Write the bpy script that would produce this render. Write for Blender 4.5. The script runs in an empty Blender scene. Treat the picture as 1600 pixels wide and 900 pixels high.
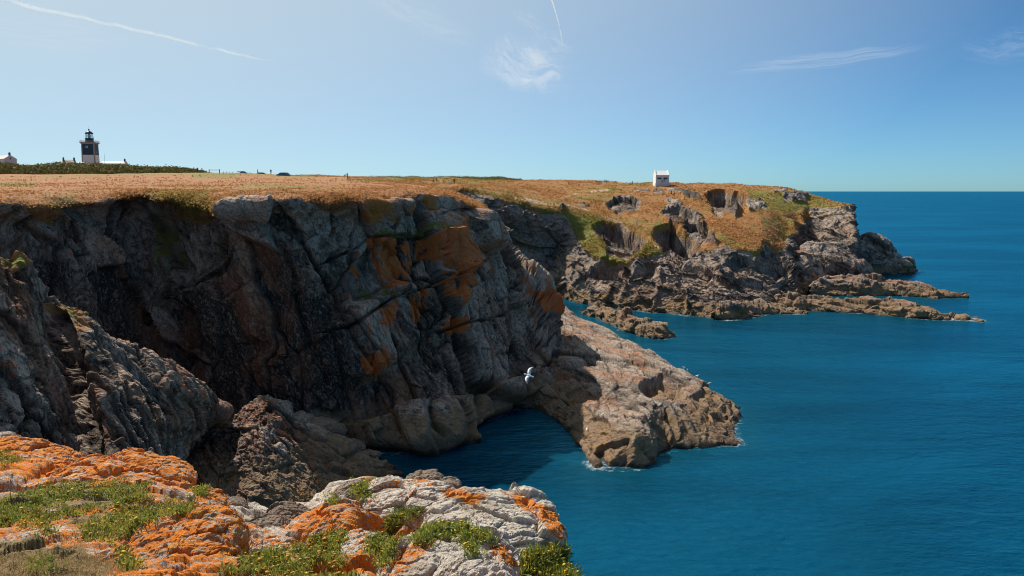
import bpy, bmesh, math, random
import numpy as np
from mathutils import Vector, Matrix, Euler

C = bpy.context.scene
COL = C.collection
R = math.radians
random.seed(7)
rng = np.random.default_rng(7)

# ------------------------------------------------------------------ camera
H = 30.0                       # camera height above the sea, metres
FPX = 1256.0                   # focal length in pixels of the 1600 px wide photograph
PITCH = math.atan((450 - 299) / FPX)
cam_d = bpy.data.cameras.new('camera')
cam_d.sensor_width = 36.0
cam_d.lens = FPX / 1600 * 36.0
cam_d.clip_start = 0.1
cam_d.clip_end = 400000
cam = bpy.data.objects.new('camera', cam_d)
cam.location = (0, 0, H)
cam.rotation_euler = (math.pi / 2 - PITCH, 0, 0)
COL.objects.link(cam)
C.camera = cam

# ------------------------------------------------------------------ sun, sky, exposure
SUN_AZ = R(-40)                # left of the view direction, beyond the cliff
SUN_EL = R(46)
TO_SUN = Vector((math.sin(SUN_AZ) * math.cos(SUN_EL), math.cos(SUN_AZ) * math.cos(SUN_EL), math.sin(SUN_EL)))
sd = bpy.data.lights.new('sun', 'SUN')
sd.energy = 5.0
sd.angle = R(0.53)
sd.color = (1.0, 0.93, 0.82)
sun = bpy.data.objects.new('sun', sd)
sun.rotation_euler = TO_SUN.to_track_quat('Z', 'Y').to_euler()
sun.location = (0, 0, 400)
COL.objects.link(sun)
C.view_settings.view_transform = 'Standard'
C.view_settings.look = 'None'
C.view_settings.exposure = 0.35
C.view_settings.gamma = 1.0
C.view_settings.use_curve_mapping = False
C.cycles.pixel_filter_type = 'BLACKMAN_HARRIS'
C.cycles.filter_width = 1.05
C.cycles.max_bounces = 6
C.cycles.diffuse_bounces = 3
C.cycles.glossy_bounces = 3
C.cycles.transparent_max_bounces = 12


class NT:
    """small helper round a node tree"""
    def __init__(self, tree):
        self.t = tree

    def n(self, typ, ins=None, out=0, **props):
        nd = self.t.nodes.new(typ)
        for k, v in props.items():
            setattr(nd, k, v)
        for k, v in (ins or {}).items():
            s = nd.inputs[k]
            if isinstance(v, bpy.types.NodeSocket):
                self.t.links.new(v, s)
            else:
                s.default_value = v
        return nd.outputs[out]

    def math(self, op, a, b=0.0, c=None, clamp=False):
        d = {0: a, 1: b}
        if c is not None:
            d[2] = c
        return self.n('ShaderNodeMath', d, operation=op, use_clamp=clamp)

    def vmath(self, op, a, b=(0, 0, 0)):
        return self.n('ShaderNodeVectorMath', {0: a, 1: b}, operation=op)

    def dot(self, a, b):
        return self.n('ShaderNodeVectorMath', {0: a, 1: b}, out='Value', operation='DOT_PRODUCT')

    def mix(self, f, a, b, mode='MIX'):
        nd = self.t.nodes.new('ShaderNodeMix')
        nd.data_type = 'RGBA'
        nd.blend_type = mode
        nd.clamp_factor = True
        for s, v in ((nd.inputs[0], f), (nd.inputs[6], a), (nd.inputs[7], b)):
            if isinstance(v, bpy.types.NodeSocket):
                self.t.links.new(v, s)
            else:
                s.default_value = (*v, 1) if isinstance(v, tuple) and len(v) == 3 else v
        return nd.outputs[2]

    def step(self, x, lo, hi):
        return self.n('ShaderNodeMapRange', {'Value': x, 'From Min': lo, 'From Max': hi, 'To Min': 0.0, 'To Max': 1.0},
                      interpolation_type='SMOOTHSTEP')

    def noise(self, vec, scale, detail=4.0, rough=0.55, dist=0.0, out='Fac'):
        return self.n('ShaderNodeTexNoise', {'Vector': vec, 'Scale': scale, 'Detail': detail, 'Roughness': rough, 'Distortion': dist}, out=out)

    def ramp(self, f, stops):
        nd = self.t.nodes.new('ShaderNodeValToRGB')
        self.t.links.new(f, nd.inputs[0])
        cr = nd.color_ramp
        while len(cr.elements) < len(stops):
            cr.elements.new(0.5)
        for e, (p, c) in zip(cr.elements, stops):
            e.position = p
            e.color = (*c, 1)
        return nd.outputs[0]


def pix_ray(u, v):
    dx = (u - 800) / FPX
    dy = (450 - v) / FPX
    cp, sp = math.cos(PITCH), math.sin(PITCH)
    return np.array([dx, cp + dy * sp, -sp + dy * cp])


# world: sky, with thin cirrus far above
world = bpy.data.worlds.new('World')
C.world = world
world.use_nodes = True
wt = NT(world.node_tree)
for nd in list(world.node_tree.nodes):
    world.node_tree.nodes.remove(nd)
sky = wt.n('ShaderNodeTexSky', {}, sky_type='NISHITA')
skyn = sky.node
skyn.sun_disc = False
skyn.sun_elevation = SUN_EL
skyn.sun_rotation = SUN_AZ
skyn.altitude = 30
skyn.air_density = 0.6
skyn.dust_density = 0.3
skyn.ozone_density = 1.0
SKY_STRENGTH = 0.0745
sky_c = wt.mix(1.0, sky, (0.53, 0.90, 1.11), 'MULTIPLY')
gen = wt.n('ShaderNodeTexCoord', out='Generated')
# thin summer haze, whiter towards the sun
veil = wt.n('ShaderNodeMapRange', {'Value': wt.dot(gen, tuple(TO_SUN)), 'From Min': 0.35, 'From Max': 0.90, 'To Min': 0.0, 'To Max': 0.95})
sky_c = wt.mix(veil, sky_c, (6.5, 7.7, 8.15))


def cirrus(u0, v0, u1, v1, width_px, strength, scale, stretch, seed, thresh=(0.42, 0.75)):
    """a wisp of cirrus round one direction of the sky, feathered along its own axis"""
    d0 = Vector(pix_ray((u0 + u1) / 2, (v0 + v1) / 2)).normalized()
    a, b = Vector(pix_ray(u0, v0)).normalized(), Vector(pix_ray(u1, v1)).normalized()
    L = (b - a).length / 2
    e = (b - a).normalized()
    g = d0.cross(e).normalized()
    w = width_px / FPX
    rel = wt.vmath('SUBTRACT', gen, tuple(d0))
    warp = wt.vmath('SUBTRACT', wt.noise(gen, scale * .5 / L, 3, .6, out='Color'), (.5, .5, .5))
    rel = wt.vmath('ADD', rel, wt.vmath('MULTIPLY', warp, (w * 1.4,) * 3))
    x = wt.math('DIVIDE', wt.dot(rel, tuple(e)), L)
    y = wt.math('DIVIDE', wt.dot(rel, tuple(g)), w)
    r2 = wt.math('ADD', wt.math('MULTIPLY', x, x), wt.math('MULTIPLY', y, y))
    fall = wt.step(r2, 1.25, 0.0)
    bend = wt.math('ADD', y, wt.math('MULTIPLY', wt.math('MULTIPLY', x, x), .5))
    vec = wt.n('ShaderNodeCombineXYZ', {0: wt.math('MULTIPLY', x, scale / stretch), 1: wt.math('MULTIPLY', bend, scale), 2: seed})
    nz = wt.noise(vec, 1.0, 6, 0.58, 1.2)
    front = wt.step(wt.dot(gen, tuple(d0)), 0.0, 0.3)
    return wt.math('MULTIPLY', wt.math('MULTIPLY', wt.math('MULTIPLY', fall, front), wt.step(nz, *thresh)), strength)


wisps = [cirrus(752, 78, 892, 128, 40, 0.62, 2.6, 1.8, 1.0, (0.28, 0.80)),
         cirrus(560, -12, 745, 66, 24, 0.20, 3.0, 2.2, 3.1, (0.3, 0.8)),
         cirrus(1140, 112, 1440, 74, 12, 0.30, 2.6, 3.0, 5.2, (0.3, 0.8)),
         cirrus(-60, 48, 230, 66, 24, 0.16, 3.0, 3.0, 9.2, (0.3, 0.8)),
         cirrus(1500, 80, 1680, 60, 24, 0.16, 3.0, 2.0, 11.0, (0.35, 0.8)),
         cirrus(800, 14, 850, 50, 12, 0.20, 2.0, 1.6, 13.0, (0.3, 0.8)),
         cirrus(820, 60, 900, 82, 20, 0.22, 2.5, 1.8, 17.0, (0.3, 0.8))]
w_sum = wisps[0]
for w in wisps[1:]:
    w_sum = wt.math('MAXIMUM', w_sum, w)
sky_c = wt.mix(w_sum, sky_c, (8.7, 9.0, 9.2))
bg = wt.n('ShaderNodeBackground', {'Color': sky_c, 'Strength': SKY_STRENGTH})
wo = world.node_tree.nodes.new('ShaderNodeOutputWorld')
world.node_tree.links.new(bg, wo.inputs[0])


# ------------------------------------------------------------------ geometry helpers
def V(u, v, Y):
    r = pix_ray(u, v)
    t = Y / r[1]
    return np.array([r[0] * t, Y, H + r[2] * t])


def Z(u, v, z):
    r = pix_ray(u, v)
    t = (z - H) / r[2]
    return np.array([r[0] * t, r[1] * t, z])


def D(u, Y, z):
    dep = Y * math.cos(PITCH) - (z - H) * math.sin(PITCH)
    return np.array([(u - 800) / FPX * dep, Y, z])


def project(P):
    P = np.asarray(P)
    x, y, z = P[..., 0], P[..., 1], P[..., 2] - H
    cp, sp = math.cos(PITCH), math.sin(PITCH)
    f = np.maximum(y * cp - z * sp, 1e-3)
    up = y * sp + z * cp
    return 800 + FPX * x / f, 450 - FPX * up / f


def smooth(x, lo, hi):
    t = np.clip((x - lo) / (hi - lo), 0, 1)
    return t * t * (3 - 2 * t)


def hsh(ix, iy, iz, s):
    n = (ix.astype(np.uint32) * np.uint32(374761393) + iy.astype(np.uint32) * np.uint32(668265263)
         + iz.astype(np.uint32) * np.uint32(2246822519) + np.uint32((s * 3266489917) & 0xffffffff))
    n = (n ^ (n >> np.uint32(13))) * np.uint32(1274126177)
    n = (n ^ (n >> np.uint32(15))) * np.uint32(2246822519)
    return ((n ^ (n >> np.uint32(16))) & np.uint32(0xffffff)).astype(np.float32) * np.float32(1 / 0xffffff)


def vnoise(q, seed=0):
    i = np.floor(q).astype(np.int32)
    f = (q - i).astype(np.float32)
    f = f * f * f * (f * (f * 6 - 15) + 10)
    out = 0
    for dx in (0, 1):
        wx = f[:, 0] if dx else 1 - f[:, 0]
        for dy in (0, 1):
            wy = f[:, 1] if dy else 1 - f[:, 1]
            for dz in (0, 1):
                wz = f[:, 2] if dz else 1 - f[:, 2]
                out = out + wx * wy * wz * hsh(i[:, 0] + dx, i[:, 1] + dy, i[:, 2] + dz, seed)
    return out * 2 - 1


def fbm(P, scale, octaves=4, seed=0, ridged=False, gain=0.5):
    sh = P.shape[:-1]
    q = P.reshape(-1, 3).astype(np.float64) / scale
    out, a, tot = 0, 1.0, 0
    for o in range(octaves):
        n = vnoise(q * (2.03 ** o) + o * 17.3, seed + o)
        if ridged:
            n = 1 - 2 * np.abs(n)
        out = out + a * n
        tot += a
        a *= gain
    return (out / tot).reshape(sh)


def basis(e1, e2=(0.3, 1, 0.2)):
    a = np.array(e1, float); a /= np.linalg.norm(a)
    b = np.array(e2, float); b -= a * (a @ b); b /= np.linalg.norm(b)
    return np.stack([a, b, np.cross(a, b)], 1)


def facets(P, scale, aniso, B, seed, slope=0.55):
    """fractured-rock relief: every Worley cell is a tilted plane; returns height (-1..1, in units of scale) and crack closeness"""
    sh = P.shape[:-1]
    q = (P.reshape(-1, 3) @ B) / (scale * np.array(aniso))
    N = len(q)
    hh = np.empty(N, np.float32); ed = np.empty(N, np.float32)
    for s in range(0, N, 60000):
        qq = q[s:s + 60000].astype(np.float32)
        i = np.floor(qq).astype(np.int32)
        f1 = np.full(len(qq), 9, np.float32); f2 = f1.copy()
        best = np.zeros((len(qq), 3), np.int32); bc = np.zeros((len(qq), 3), np.float32)
        for dx in (-1, 0, 1):
            for dy in (-1, 0, 1):
                for dz in (-1, 0, 1):
                    cx, cy, cz = i[:, 0] + dx, i[:, 1] + dy, i[:, 2] + dz
                    fx = cx + hsh(cx, cy, cz, seed) * .9 + .05 - qq[:, 0]
                    fy = cy + hsh(cx, cy, cz, seed + 11) * .9 + .05 - qq[:, 1]
                    fz = cz + hsh(cx, cy, cz, seed + 23) * .9 + .05 - qq[:, 2]
                    d = fx * fx + fy * fy + fz * fz
                    m = d < f1
                    f2 = np.where(m, f1, np.minimum(f2, d))
                    f1 = np.where(m, d, f1)
                    best[m] = np.stack([cx[m], cy[m], cz[m]], 1)
                    bc[m] = np.stack([fx[m], fy[m], fz[m]], 1)
        b0, b1, b2 = best.T
        h0 = hsh(b0, b1, b2, seed + 31) - .5
        g = np.stack([hsh(b0, b1, b2, seed + 41) - .5, hsh(b0, b1, b2, seed + 43) - .5, hsh(b0, b1, b2, seed + 47) - .5], 1)
        hh[s:s + 60000] = h0 + slope * 2 * (g * -bc).sum(1)
        ed[s:s + 60000] = np.sqrt(f2) - np.sqrt(f1)
    return hh.reshape(sh), ed.reshape(sh)


def catmull(A, t):
    """interpolate control array A (k, ...) at positions t (0..k-1)"""
    k = len(A)
    i = np.clip(np.floor(t).astype(int), 0, k - 2)
    f = (t - i).reshape((-1,) + (1,) * (A.ndim - 1))
    p0 = A[np.maximum(i - 1, 0)]; p1 = A[i]; p2 = A[i + 1]; p3 = A[np.minimum(i + 2, k - 1)]
    m1 = (p2 - p0) / 2; m2 = (p3 - p1) / 2
    f2, f3 = f * f, f * f * f
    cr = (2 * f3 - 3 * f2 + 1) * p1 + (f3 - 2 * f2 + f) * m1 + (-2 * f3 + 3 * f2) * p2 + (f3 - f2) * m2
    ln = p1 + (p2 - p1) * f
    return cr * 0.6 + ln * 0.4


def spread(weights, n):
    """n positions on 0..k-1 with density by segment weight"""
    c = np.concatenate([[0], np.cumsum(weights)])
    return np.interp(np.linspace(0, c[-1], n), c, np.arange(len(c)))


def loft(ctrl, n_cols, n_rows, wc=None, wr=None):
    """ctrl[col][row] = point -> dense grid (cols, rows, 3) and its row / column parameters"""
    A = np.array(ctrl, float)
    uu, vv = project(A)
    du = np.hypot(np.diff(uu, axis=0), np.diff(vv, axis=0))
    dv = np.hypot(np.diff(uu, axis=1), np.diff(vv, axis=1))
    wc = np.clip(np.median(du, axis=1), 8, 160) if wc is None else np.array(wc, float)
    wr = np.clip(np.median(dv, axis=0), 5, 160) if wr is None else np.array(wr, float)
    tc, tr = spread(wc, n_cols), spread(wr, n_rows)
    G = catmull(A, tc)
    G = np.swapaxes(catmull(np.swapaxes(G, 0, 1), tr), 0, 1)
    return G, tc, tr


def normals(P):
    a = np.gradient(P, axis=0); b = np.gradient(P, axis=1)
    n = np.cross(a, b)
    l = np.linalg.norm(n, axis=-1, keepdims=True)
    n = n / np.maximum(l, 1e-9)
    return n


def blur(A, k=2):
    for _ in range(k):
        B = A.copy()
        B[1:-1] = (A[:-2] + 2 * A[1:-1] + A[2:]) / 4
        A = B.copy()
        A[:, 1:-1] = (B[:, :-2] + 2 * B[:, 1:-1] + B[:, 2:]) / 4
    return A


def poly_d(u, v, pts, closed=True):
    """signed distance in pixels to a polygon (negative inside) or to an open line (positive on its right as you walk it)"""
    pts = np.array(pts, float)
    sh = u.shape
    u = u.ravel(); v = v.ravel()
    best = np.full(u.shape, 1e9); side = np.ones(u.shape); par = np.zeros(u.shape)
    inside = np.zeros(u.shape, bool)
    n = len(pts)
    for i in range(n if closed else n - 1):
        a, b = pts[i], pts[(i + 1) % n]
        e = b - a
        wu, wv = u - a[0], v - a[1]
        t = np.clip((wu * e[0] + wv * e[1]) / (e @ e), 0, 1)
        dx, dy = wu - t * e[0], wv - t * e[1]
        d = np.hypot(dx, dy)
        m = d < best
        best = np.where(m, d, best)
        cr = e[0] * wv - e[1] * wu
        side = np.where(m, np.sign(cr), side)
        par = np.where(m, (i + t) / (n - 1), par)
        if closed:
            c = ((a[1] > v) != (b[1] > v)) & (u < e[0] * (v - a[1]) / (e[1] if abs(e[1]) > 1e-9 else 1e-9) + a[0])
            inside ^= c
    if closed:
        return np.where(inside, -best, best).reshape(sh)
    return (best * side).reshape(sh), par.reshape(sh)


def grid_mesh(name, P, mat, attrs=None, kind=None, flip=False, smooth_shade=False, closed_cols=False):
    n, m = P.shape[:2]
    idx = np.arange(n * m).reshape(n, m)
    a, b, c, d = idx[:-1, :-1], idx[1:, :-1], idx[1:, 1:], idx[:-1, 1:]
    q = np.stack([a, b, c, d] if not flip else [a, d, c, b], -1).reshape(-1, 4)
    return raw_mesh(name, P.reshape(-1, 3), q, mat, {k: x.reshape(-1) for k, x in (attrs or {}).items()}, kind, smooth_shade)


def raw_mesh(name, verts, faces, mat, attrs=None, kind=None, smooth_shade=True, parent=None, link=True):
    """faces: (n, 3) or (n, 4) index array"""
    me = bpy.data.meshes.new(name)
    verts = np.asarray(verts, np.float32); faces = np.asarray(faces, np.int32)
    k = faces.shape[1]
    me.vertices.add(len(verts)); me.vertices.foreach_set('co', verts.ravel())
    me.loops.add(faces.size); me.loops.foreach_set('vertex_index', faces.ravel())
    me.polygons.add(len(faces)); me.polygons.foreach_set('loop_start', np.arange(len(faces), dtype=np.int32) * k)
    me.polygons.foreach_set('use_smooth', np.full(len(faces), smooth_shade))
    for nm, x in (attrs or {}).items():
        at = me.attributes.new(nm, 'FLOAT', 'POINT')
        at.data.foreach_set('value', np.ascontiguousarray(x, np.float32))
    me.update(calc_edges=True)
    me.validate()
    for mm in (mat if isinstance(mat, (list, tuple)) else [mat]):
        me.materials.append(mm)
    o = bpy.data.objects.new(name, me)
    if link:
        COL.objects.link(o)
    if kind:
        o['kind'] = kind
    if parent:
        o.parent = parent
    return o


def tag(o, label, cat, group=None):
    o['label'] = label
    o['category'] = cat
    if group:
        o['group'] = group
    return o


def empty(name, loc, rz=0.0):
    o = bpy.data.objects.new(name, None)
    o.empty_display_size = 0.5
    o.location = loc
    o.rotation_euler = (0, 0, rz)
    COL.objects.link(o)
    return o


# ------------------------------------------------------------------ materials
def new_mat(name):
    m = bpy.data.materials.new(name)
    m.use_nodes = True
    t = m.node_tree
    for nd in list(t.nodes):
        t.nodes.remove(nd)
    k = NT(t)
    out = t.nodes.new('ShaderNodeOutputMaterial')
    return m, k, out


def principled(k, out, color, rough=0.8, bump=None, dist=0.1, strength=1.0, spec=0.25, **extra):
    ins = {'Base Color': color, 'Roughness': rough, 'Specular IOR Level': spec}
    ins.update(extra)
    if bump is not None:
        ins['Normal'] = k.n('ShaderNodeBump', {'Height': bump, 'Distance': dist, 'Strength': strength})
    s = k.n('ShaderNodeBsdfPrincipled', ins)
    k.t.links.new(s, out.inputs[0])
    return s


def plain(name, color, rough=0.7, var=0.12, scale=3.0, metal=0.0, spec=0.3):
    """painted or plain surface with a little wear"""
    m, k, out = new_mat(name)
    pos = k.n('ShaderNodeTexCoord', out='Object')
    nz = k.noise(pos, scale, 5, 0.6)
    f = k.math('MULTIPLY_ADD', nz, 2 * var, 1 - var)
    c = k.mix(1.0, (*color, 1), k.n('ShaderNodeCombineXYZ', {0: f, 1: f, 2: f}), 'MULTIPLY')
    principled(k, out, c, rough, nz, 0.01, 0.3, spec, Metallic=metal)
    return m


def attr(k, name):
    return k.n('ShaderNodeAttribute', out='Fac', attribute_name=name)


def rock_material(name, s, dark, mid, pale, e1, tide_top, speck=0.35, bump_d=0.25, rust=.5, grass_dry=(0.355, 0.142, 0.060), orange=(0.50, 0.108, 0.022)):
    """sea-cliff rock: s = size of the larger colour patches in metres; e1 = dip direction of the beds"""
    m, k, out = new_mat(name)
    pos = k.n('ShaderNodeNewGeometry', out='Position')
    B = basis(e1)
    wp = k.vmath('ADD', pos, k.vmath('MULTIPLY', k.vmath('SUBTRACT', k.noise(pos, 1.2 / s, 3, out='Color'), (.5, .5, .5)), (s * .8,) * 3))
    ax = [k.dot(wp, tuple(B[:, i])) for i in range(3)]
    bed = k.n('ShaderNodeCombineXYZ', {0: k.math('MULTIPLY', ax[0], 0.22), 1: ax[1], 2: ax[2]})
    n_big = k.noise(pos, 1 / s, 5, 0.6)
    n_bed = k.noise(bed, 2.2 / s, 8, 0.65)
    n_fine = k.noise(pos, 9 / s, 7, 0.7)
    vor = k.n('ShaderNodeTexVoronoi', {'Vector': bed, 'Scale': 1.6 / s}, out='Color')
    vsep = k.t.nodes.new('ShaderNodeSeparateColor'); k.t.links.new(vor, vsep.inputs[0])
    f = k.math('ADD', k.math('MULTIPLY', n_big, .7), k.math('MULTIPLY', n_bed, .55))
    f = k.math('ADD', f, k.math('MULTIPLY', n_fine, .45))
    f = k.math('ADD', f, k.math('MULTIPLY', vsep.outputs[0], .22))
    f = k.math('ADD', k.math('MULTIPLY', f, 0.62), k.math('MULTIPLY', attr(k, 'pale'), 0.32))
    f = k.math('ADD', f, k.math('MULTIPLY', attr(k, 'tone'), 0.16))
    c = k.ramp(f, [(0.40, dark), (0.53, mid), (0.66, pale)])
    c = k.mix(k.math('MULTIPLY', k.step(k.noise(bed, 6 / s, 9, .75, .6), .55, .64), .6), c, dark)
    c = k.mix(k.math('MULTIPLY', k.step(k.noise(k.vmath('ADD', bed, (5, 2, 9)), 4 / s, 9, .75, .5), .57, .66), .55), c, pale)
    gr = k.noise(bed, 30 / s, 6, .8, .1)
    c = k.mix(k.math('MULTIPLY', k.step(gr, .50, .58), .72), c, (dark[0] * .8, dark[1] * .8, dark[2] * .8))
    gr2 = k.noise(k.vmath('ADD', bed, (31, 4, 7)), 22 / s, 6, .8, .1)
    c = k.mix(k.math('MULTIPLY', k.step(gr2, .52, .62), .5), c, (pale[0] * 1.2, pale[1] * 1.15, pale[2] * 1.1))
    # rusty and purplish stains in some beds
    n_rust = k.noise(bed, 0.9 / s, 6, 0.6, 0.5)
    c = k.mix(k.math('MULTIPLY', k.step(n_rust, .48, .60), rust), c, (mid[0] * 1.75, mid[1] * 1.0, mid[2] * .62))
    # pale lichen specks
    sp = k.noise(pos, 26 / s, 6, 0.75)
    c = k.mix(k.math('MULTIPLY', k.step(sp, .56, .64), speck), c, (pale[0] * 1.3, pale[1] * 1.3, pale[2] * 1.25))
    c = k.mix(k.math('MULTIPLY', attr(k, 'joint'), .7), c, (dark[0] * .55, dark[1] * .55, dark[2] * .5))  # joints darkened: soil, plus the shade of crevices painted into the colour
    # orange lichen on marked blocks
    li = k.math('ADD', k.math('ADD', attr(k, 'lichen'), k.math('MULTIPLY', attr(k, 'tone'), .5)), k.math('MULTIPLY', k.math('SUBTRACT', k.noise(bed, 3.4 / s, 8, 0.7), .5), 1.5))
    orange_c = k.mix(k.noise(bed, 4 / s, 4), orange, (orange[0] * 1.1, orange[1] * 1.35, orange[2] * 1.1))
    c = k.mix(k.math('MULTIPLY', k.step(li, .62, .82), .85), c, orange_c)
    yl = k.math('ADD', attr(k, 'ochre'), k.math('MULTIPLY', k.math('SUBTRACT', k.noise(bed, 3.0 / s, 8, 0.72), .5), 1.6))
    c = k.mix(k.math('MULTIPLY', k.step(yl, .50, .66), .8), c, (0.50, 0.155, 0.020))
    # tide zone: weedy dark foot, then brown barnacle band
    zsep = k.t.nodes.new('ShaderNodeSeparateXYZ'); k.t.links.new(pos, zsep.inputs[0])
    zz = k.math('ADD', zsep.outputs[2], k.math('MULTIPLY', k.math('SUBTRACT', k.noise(pos, 1.4 / s, 5, .65), .5), tide_top * .9))
    band = k.math('SUBTRACT', 1.0, k.step(zz, tide_top * .8, tide_top * 1.05))
    weed = k.math('SUBTRACT', 1.0, k.step(zz, tide_top * .02, tide_top * .20))
    tide_c = k.mix(n_fine, (0.13, 0.085, 0.05), (0.34, 0.225, 0.13))
    tide_c = k.mix(k.step(k.noise(pos, 2.5 / s, 5), .5, .7), tide_c, (0.30, 0.165, 0.06))
    c = k.mix(k.math('MULTIPLY', band, .78), c, tide_c)
    c = k.mix(weed, c, k.mix(n_fine, (0.045, 0.028, 0.018), (0.13, 0.07, 0.035)))
    # turf
    g_in = k.math('ADD', attr(k, 'grass'), k.math('MULTIPLY', k.math('SUBTRACT', k.noise(pos, 5 / s, 6, .65), .5), 0.75))
    g = k.step(g_in, .44, .58)
    gr_n = k.math('ADD', attr(k, 'green'), k.math('MULTIPLY', k.math('SUBTRACT', k.noise(pos, 3.0 / s, 8, .72), .5), 3.2))
    dry = k.mix(k.noise(pos, 1.3 / s, 8, .7), grass_dry, (grass_dry[0] * 1.0, grass_dry[1] * 1.28, grass_dry[2] * 1.2))
    dry = k.mix(k.math('MULTIPLY', k.step(k.noise(k.vmath('MULTIPLY', pos, (.5, 1, 1)), 2.6 / s, 8, .75), .52, .66), .55), dry, (grass_dry[0] * .80, grass_dry[1] * .62, grass_dry[2] * .6))
    dry = k.mix(k.step(k.noise(pos, 16 / s, 4, .7), .55, .75), dry, (grass_dry[0] * .45, grass_dry[1] * .55, grass_dry[2] * .5))
    grn = k.mix(k.noise(pos, 12 / s, 5, .7), (0.10, 0.105, 0.02), (0.27, 0.235, 0.05))
    gc = k.mix(k.step(gr_n, .35, .75), dry, grn)
    pa = k.step(k.math('ADD', attr(k, 'path'), k.math('MULTIPLY', k.math('SUBTRACT', k.noise(pos, 8 / s, 4), .5), .6)), .4, .6)
    gc = k.mix(pa, gc, (0.46, 0.31, 0.20))
    c = k.mix(g, c, gc)
    crack = k.n('ShaderNodeTexVoronoi', {'Vector': bed, 'Scale': 4.5 / s}, out='Distance', feature='DISTANCE_TO_EDGE')
    h = k.math('ADD', k.math('MULTIPLY', n_fine, 1.0), k.math('MULTIPLY', k.step(crack, 0.0, .09), .35))
    h = k.math('ADD', h, k.math('MULTIPLY', k.noise(bed, 14 / s, 6, .7), .8))
    rough = k.mix(weed, (.9, .9, .9), (.45, .45, .45))
    principled(k, out, c, rough, h, bump_d, 0.9, 0.2)
    return m

cliff_mat = rock_material('cliff_rock', 6.0, (0.034, 0.026, 0.022), (0.185, 0.122, 0.088), (0.48, 0.355, 0.265), (0.5, -0.3, -0.85), 4.6)
head_mat = rock_material('headland_rock', 8.0, (0.050, 0.041, 0.036), (0.200, 0.152, 0.118), (0.42, 0.335, 0.27), (0.85, 0.3, -0.35), 3.4, bump_d=0.5, rust=.25, grass_dry=(0.335, 0.135, 0.045))
shelf_mat = rock_material('shelf_rock', 3.5, (0.058, 0.045, 0.037), (0.195, 0.146, 0.112), (0.40, 0.32, 0.255), (0.43, -0.9, -0.1), 3.4, bump_d=0.2)
reef_mat = rock_material('reef_rock', 4.0, (0.085, 0.065, 0.052), (0.21, 0.15, 0.11), (0.34, 0.26, 0.20), (0.9, -0.2, -0.15), 3.0, bump_d=0.25)

WOB = lambda P: fbm(P, 9, 3, 71)
GROOVE = .62


def scarp(P, N, u, v, line, h, w, mode='z', sharp=2.5, ends=True):
    """a step in the rock: ground on the right of the line (walking along it) drops by h metres and recovers over w pixels"""
    d, par = poly_d(u + WOB(P) * 9, v + WOB(P[..., ::-1]) * 7, line, closed=False)
    f = smooth(d, -sharp * .3, sharp) * np.exp(-np.maximum(d, 0) / w)
    if ends:
        f = f * smooth(par, -0.02, 0.18) * (1 - smooth(par, .82, 1.02))
    f = np.where(np.abs(d) > w * 5, 0, f)
    if mode == 'z':
        P[..., 2] -= h * f
    else:
        P -= N * (h * f)[..., None]
    return f


def groove(P, N, u, v, line, h, w):
    d, par = poly_d(u + WOB(P) * 2.2 * w, v + WOB(P[..., ::-1]) * 1.6 * w, line, closed=False)
    P -= N * (GROOVE * h * np.exp(-(d / w) ** 2) * np.minimum(1, 4 * par * (1 - par) + .25))[..., None]


def bulge(P, N, u, v, poly, h, soft):
    """a block or recess: the inside of a pixel outline moves out (or in) by h metres"""
    d = poly_d(u, v, poly)
    P += N * (h * (1 - smooth(d, -soft, soft * .4)))[..., None]


def region(u, v, polys, soft):
    out = np.zeros(u.shape)
    for p in polys:
        out = np.maximum(out, 1 - smooth(poly_d(u, v, p), -soft, soft))
    return out


def rockify(P, N, mask, B, layers, seed, rough=(0.0, 1.0), crack=0.0, slope=.85, wob=.10, soft=.55):
    """push a smooth rock surface into fractured blocks; layers = [(size m, amplitude m, anisotropy)];
    returns the surface, the tone of each block and how close a point is to a joint"""
    d = np.zeros(P.shape[:2]); tone = d.copy(); joint = d.copy()
    Pw = P + np.stack([fbm(P, layers[0][0] * .6, 4, seed + 90 + i) for i in range(3)], -1) * layers[0][0] * wob
    for j, (size, amp, an) in enumerate(layers):
        h, e = facets(Pw, size, an, B, seed + 7 * j, slope)
        d += amp * h
        tone += (.8, 1.0, .8, .5, .4)[j] * h
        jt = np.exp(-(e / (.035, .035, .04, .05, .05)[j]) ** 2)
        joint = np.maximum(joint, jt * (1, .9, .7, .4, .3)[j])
        if crack:
            d -= crack * amp * jt
    d = blur(d, 2) if soft > 1 else d + (blur(d, 1) - d) * soft
    if rough[0]:
        d = d + rough[0] * fbm(P, rough[1], 5, seed + 60, ridged=True, gain=.6)
    P = P + N * (d * mask)[..., None]
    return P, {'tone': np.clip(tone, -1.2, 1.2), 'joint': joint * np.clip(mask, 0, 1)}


# ================================================================== main cliff and its plateau (promontory)
def auto_col(rim, base, inner, back):
    """back rows, inner, rim, four face rows, base, under water"""
    rim = np.array(rim); base = np.array(base)
    rows = list(back) + [inner, rim]
    for tz, ty in ((.12, .03), (.36, .16), (.62, .42), (.83, .70)):
        z = rim[2] + (base[2] - rim[2]) * tz
        y = rim[1] + (base[1] - rim[1]) * ty
        x = rim[0] + (base[0] - rim[0]) * (tz * .8 + ty * .2)
        rows.append(np.array([x, y, z]))
    rows += [base, base + np.array([0.3, -1.5, -5.0])]
    return rows


def far_rows(u, v):
    return [D(u, 1100, 30), V(u, np.interp(u, [150, 250, 330, 450], [262.5, 267, 274, 278]), 580), V(u, v, 300)]


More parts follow.
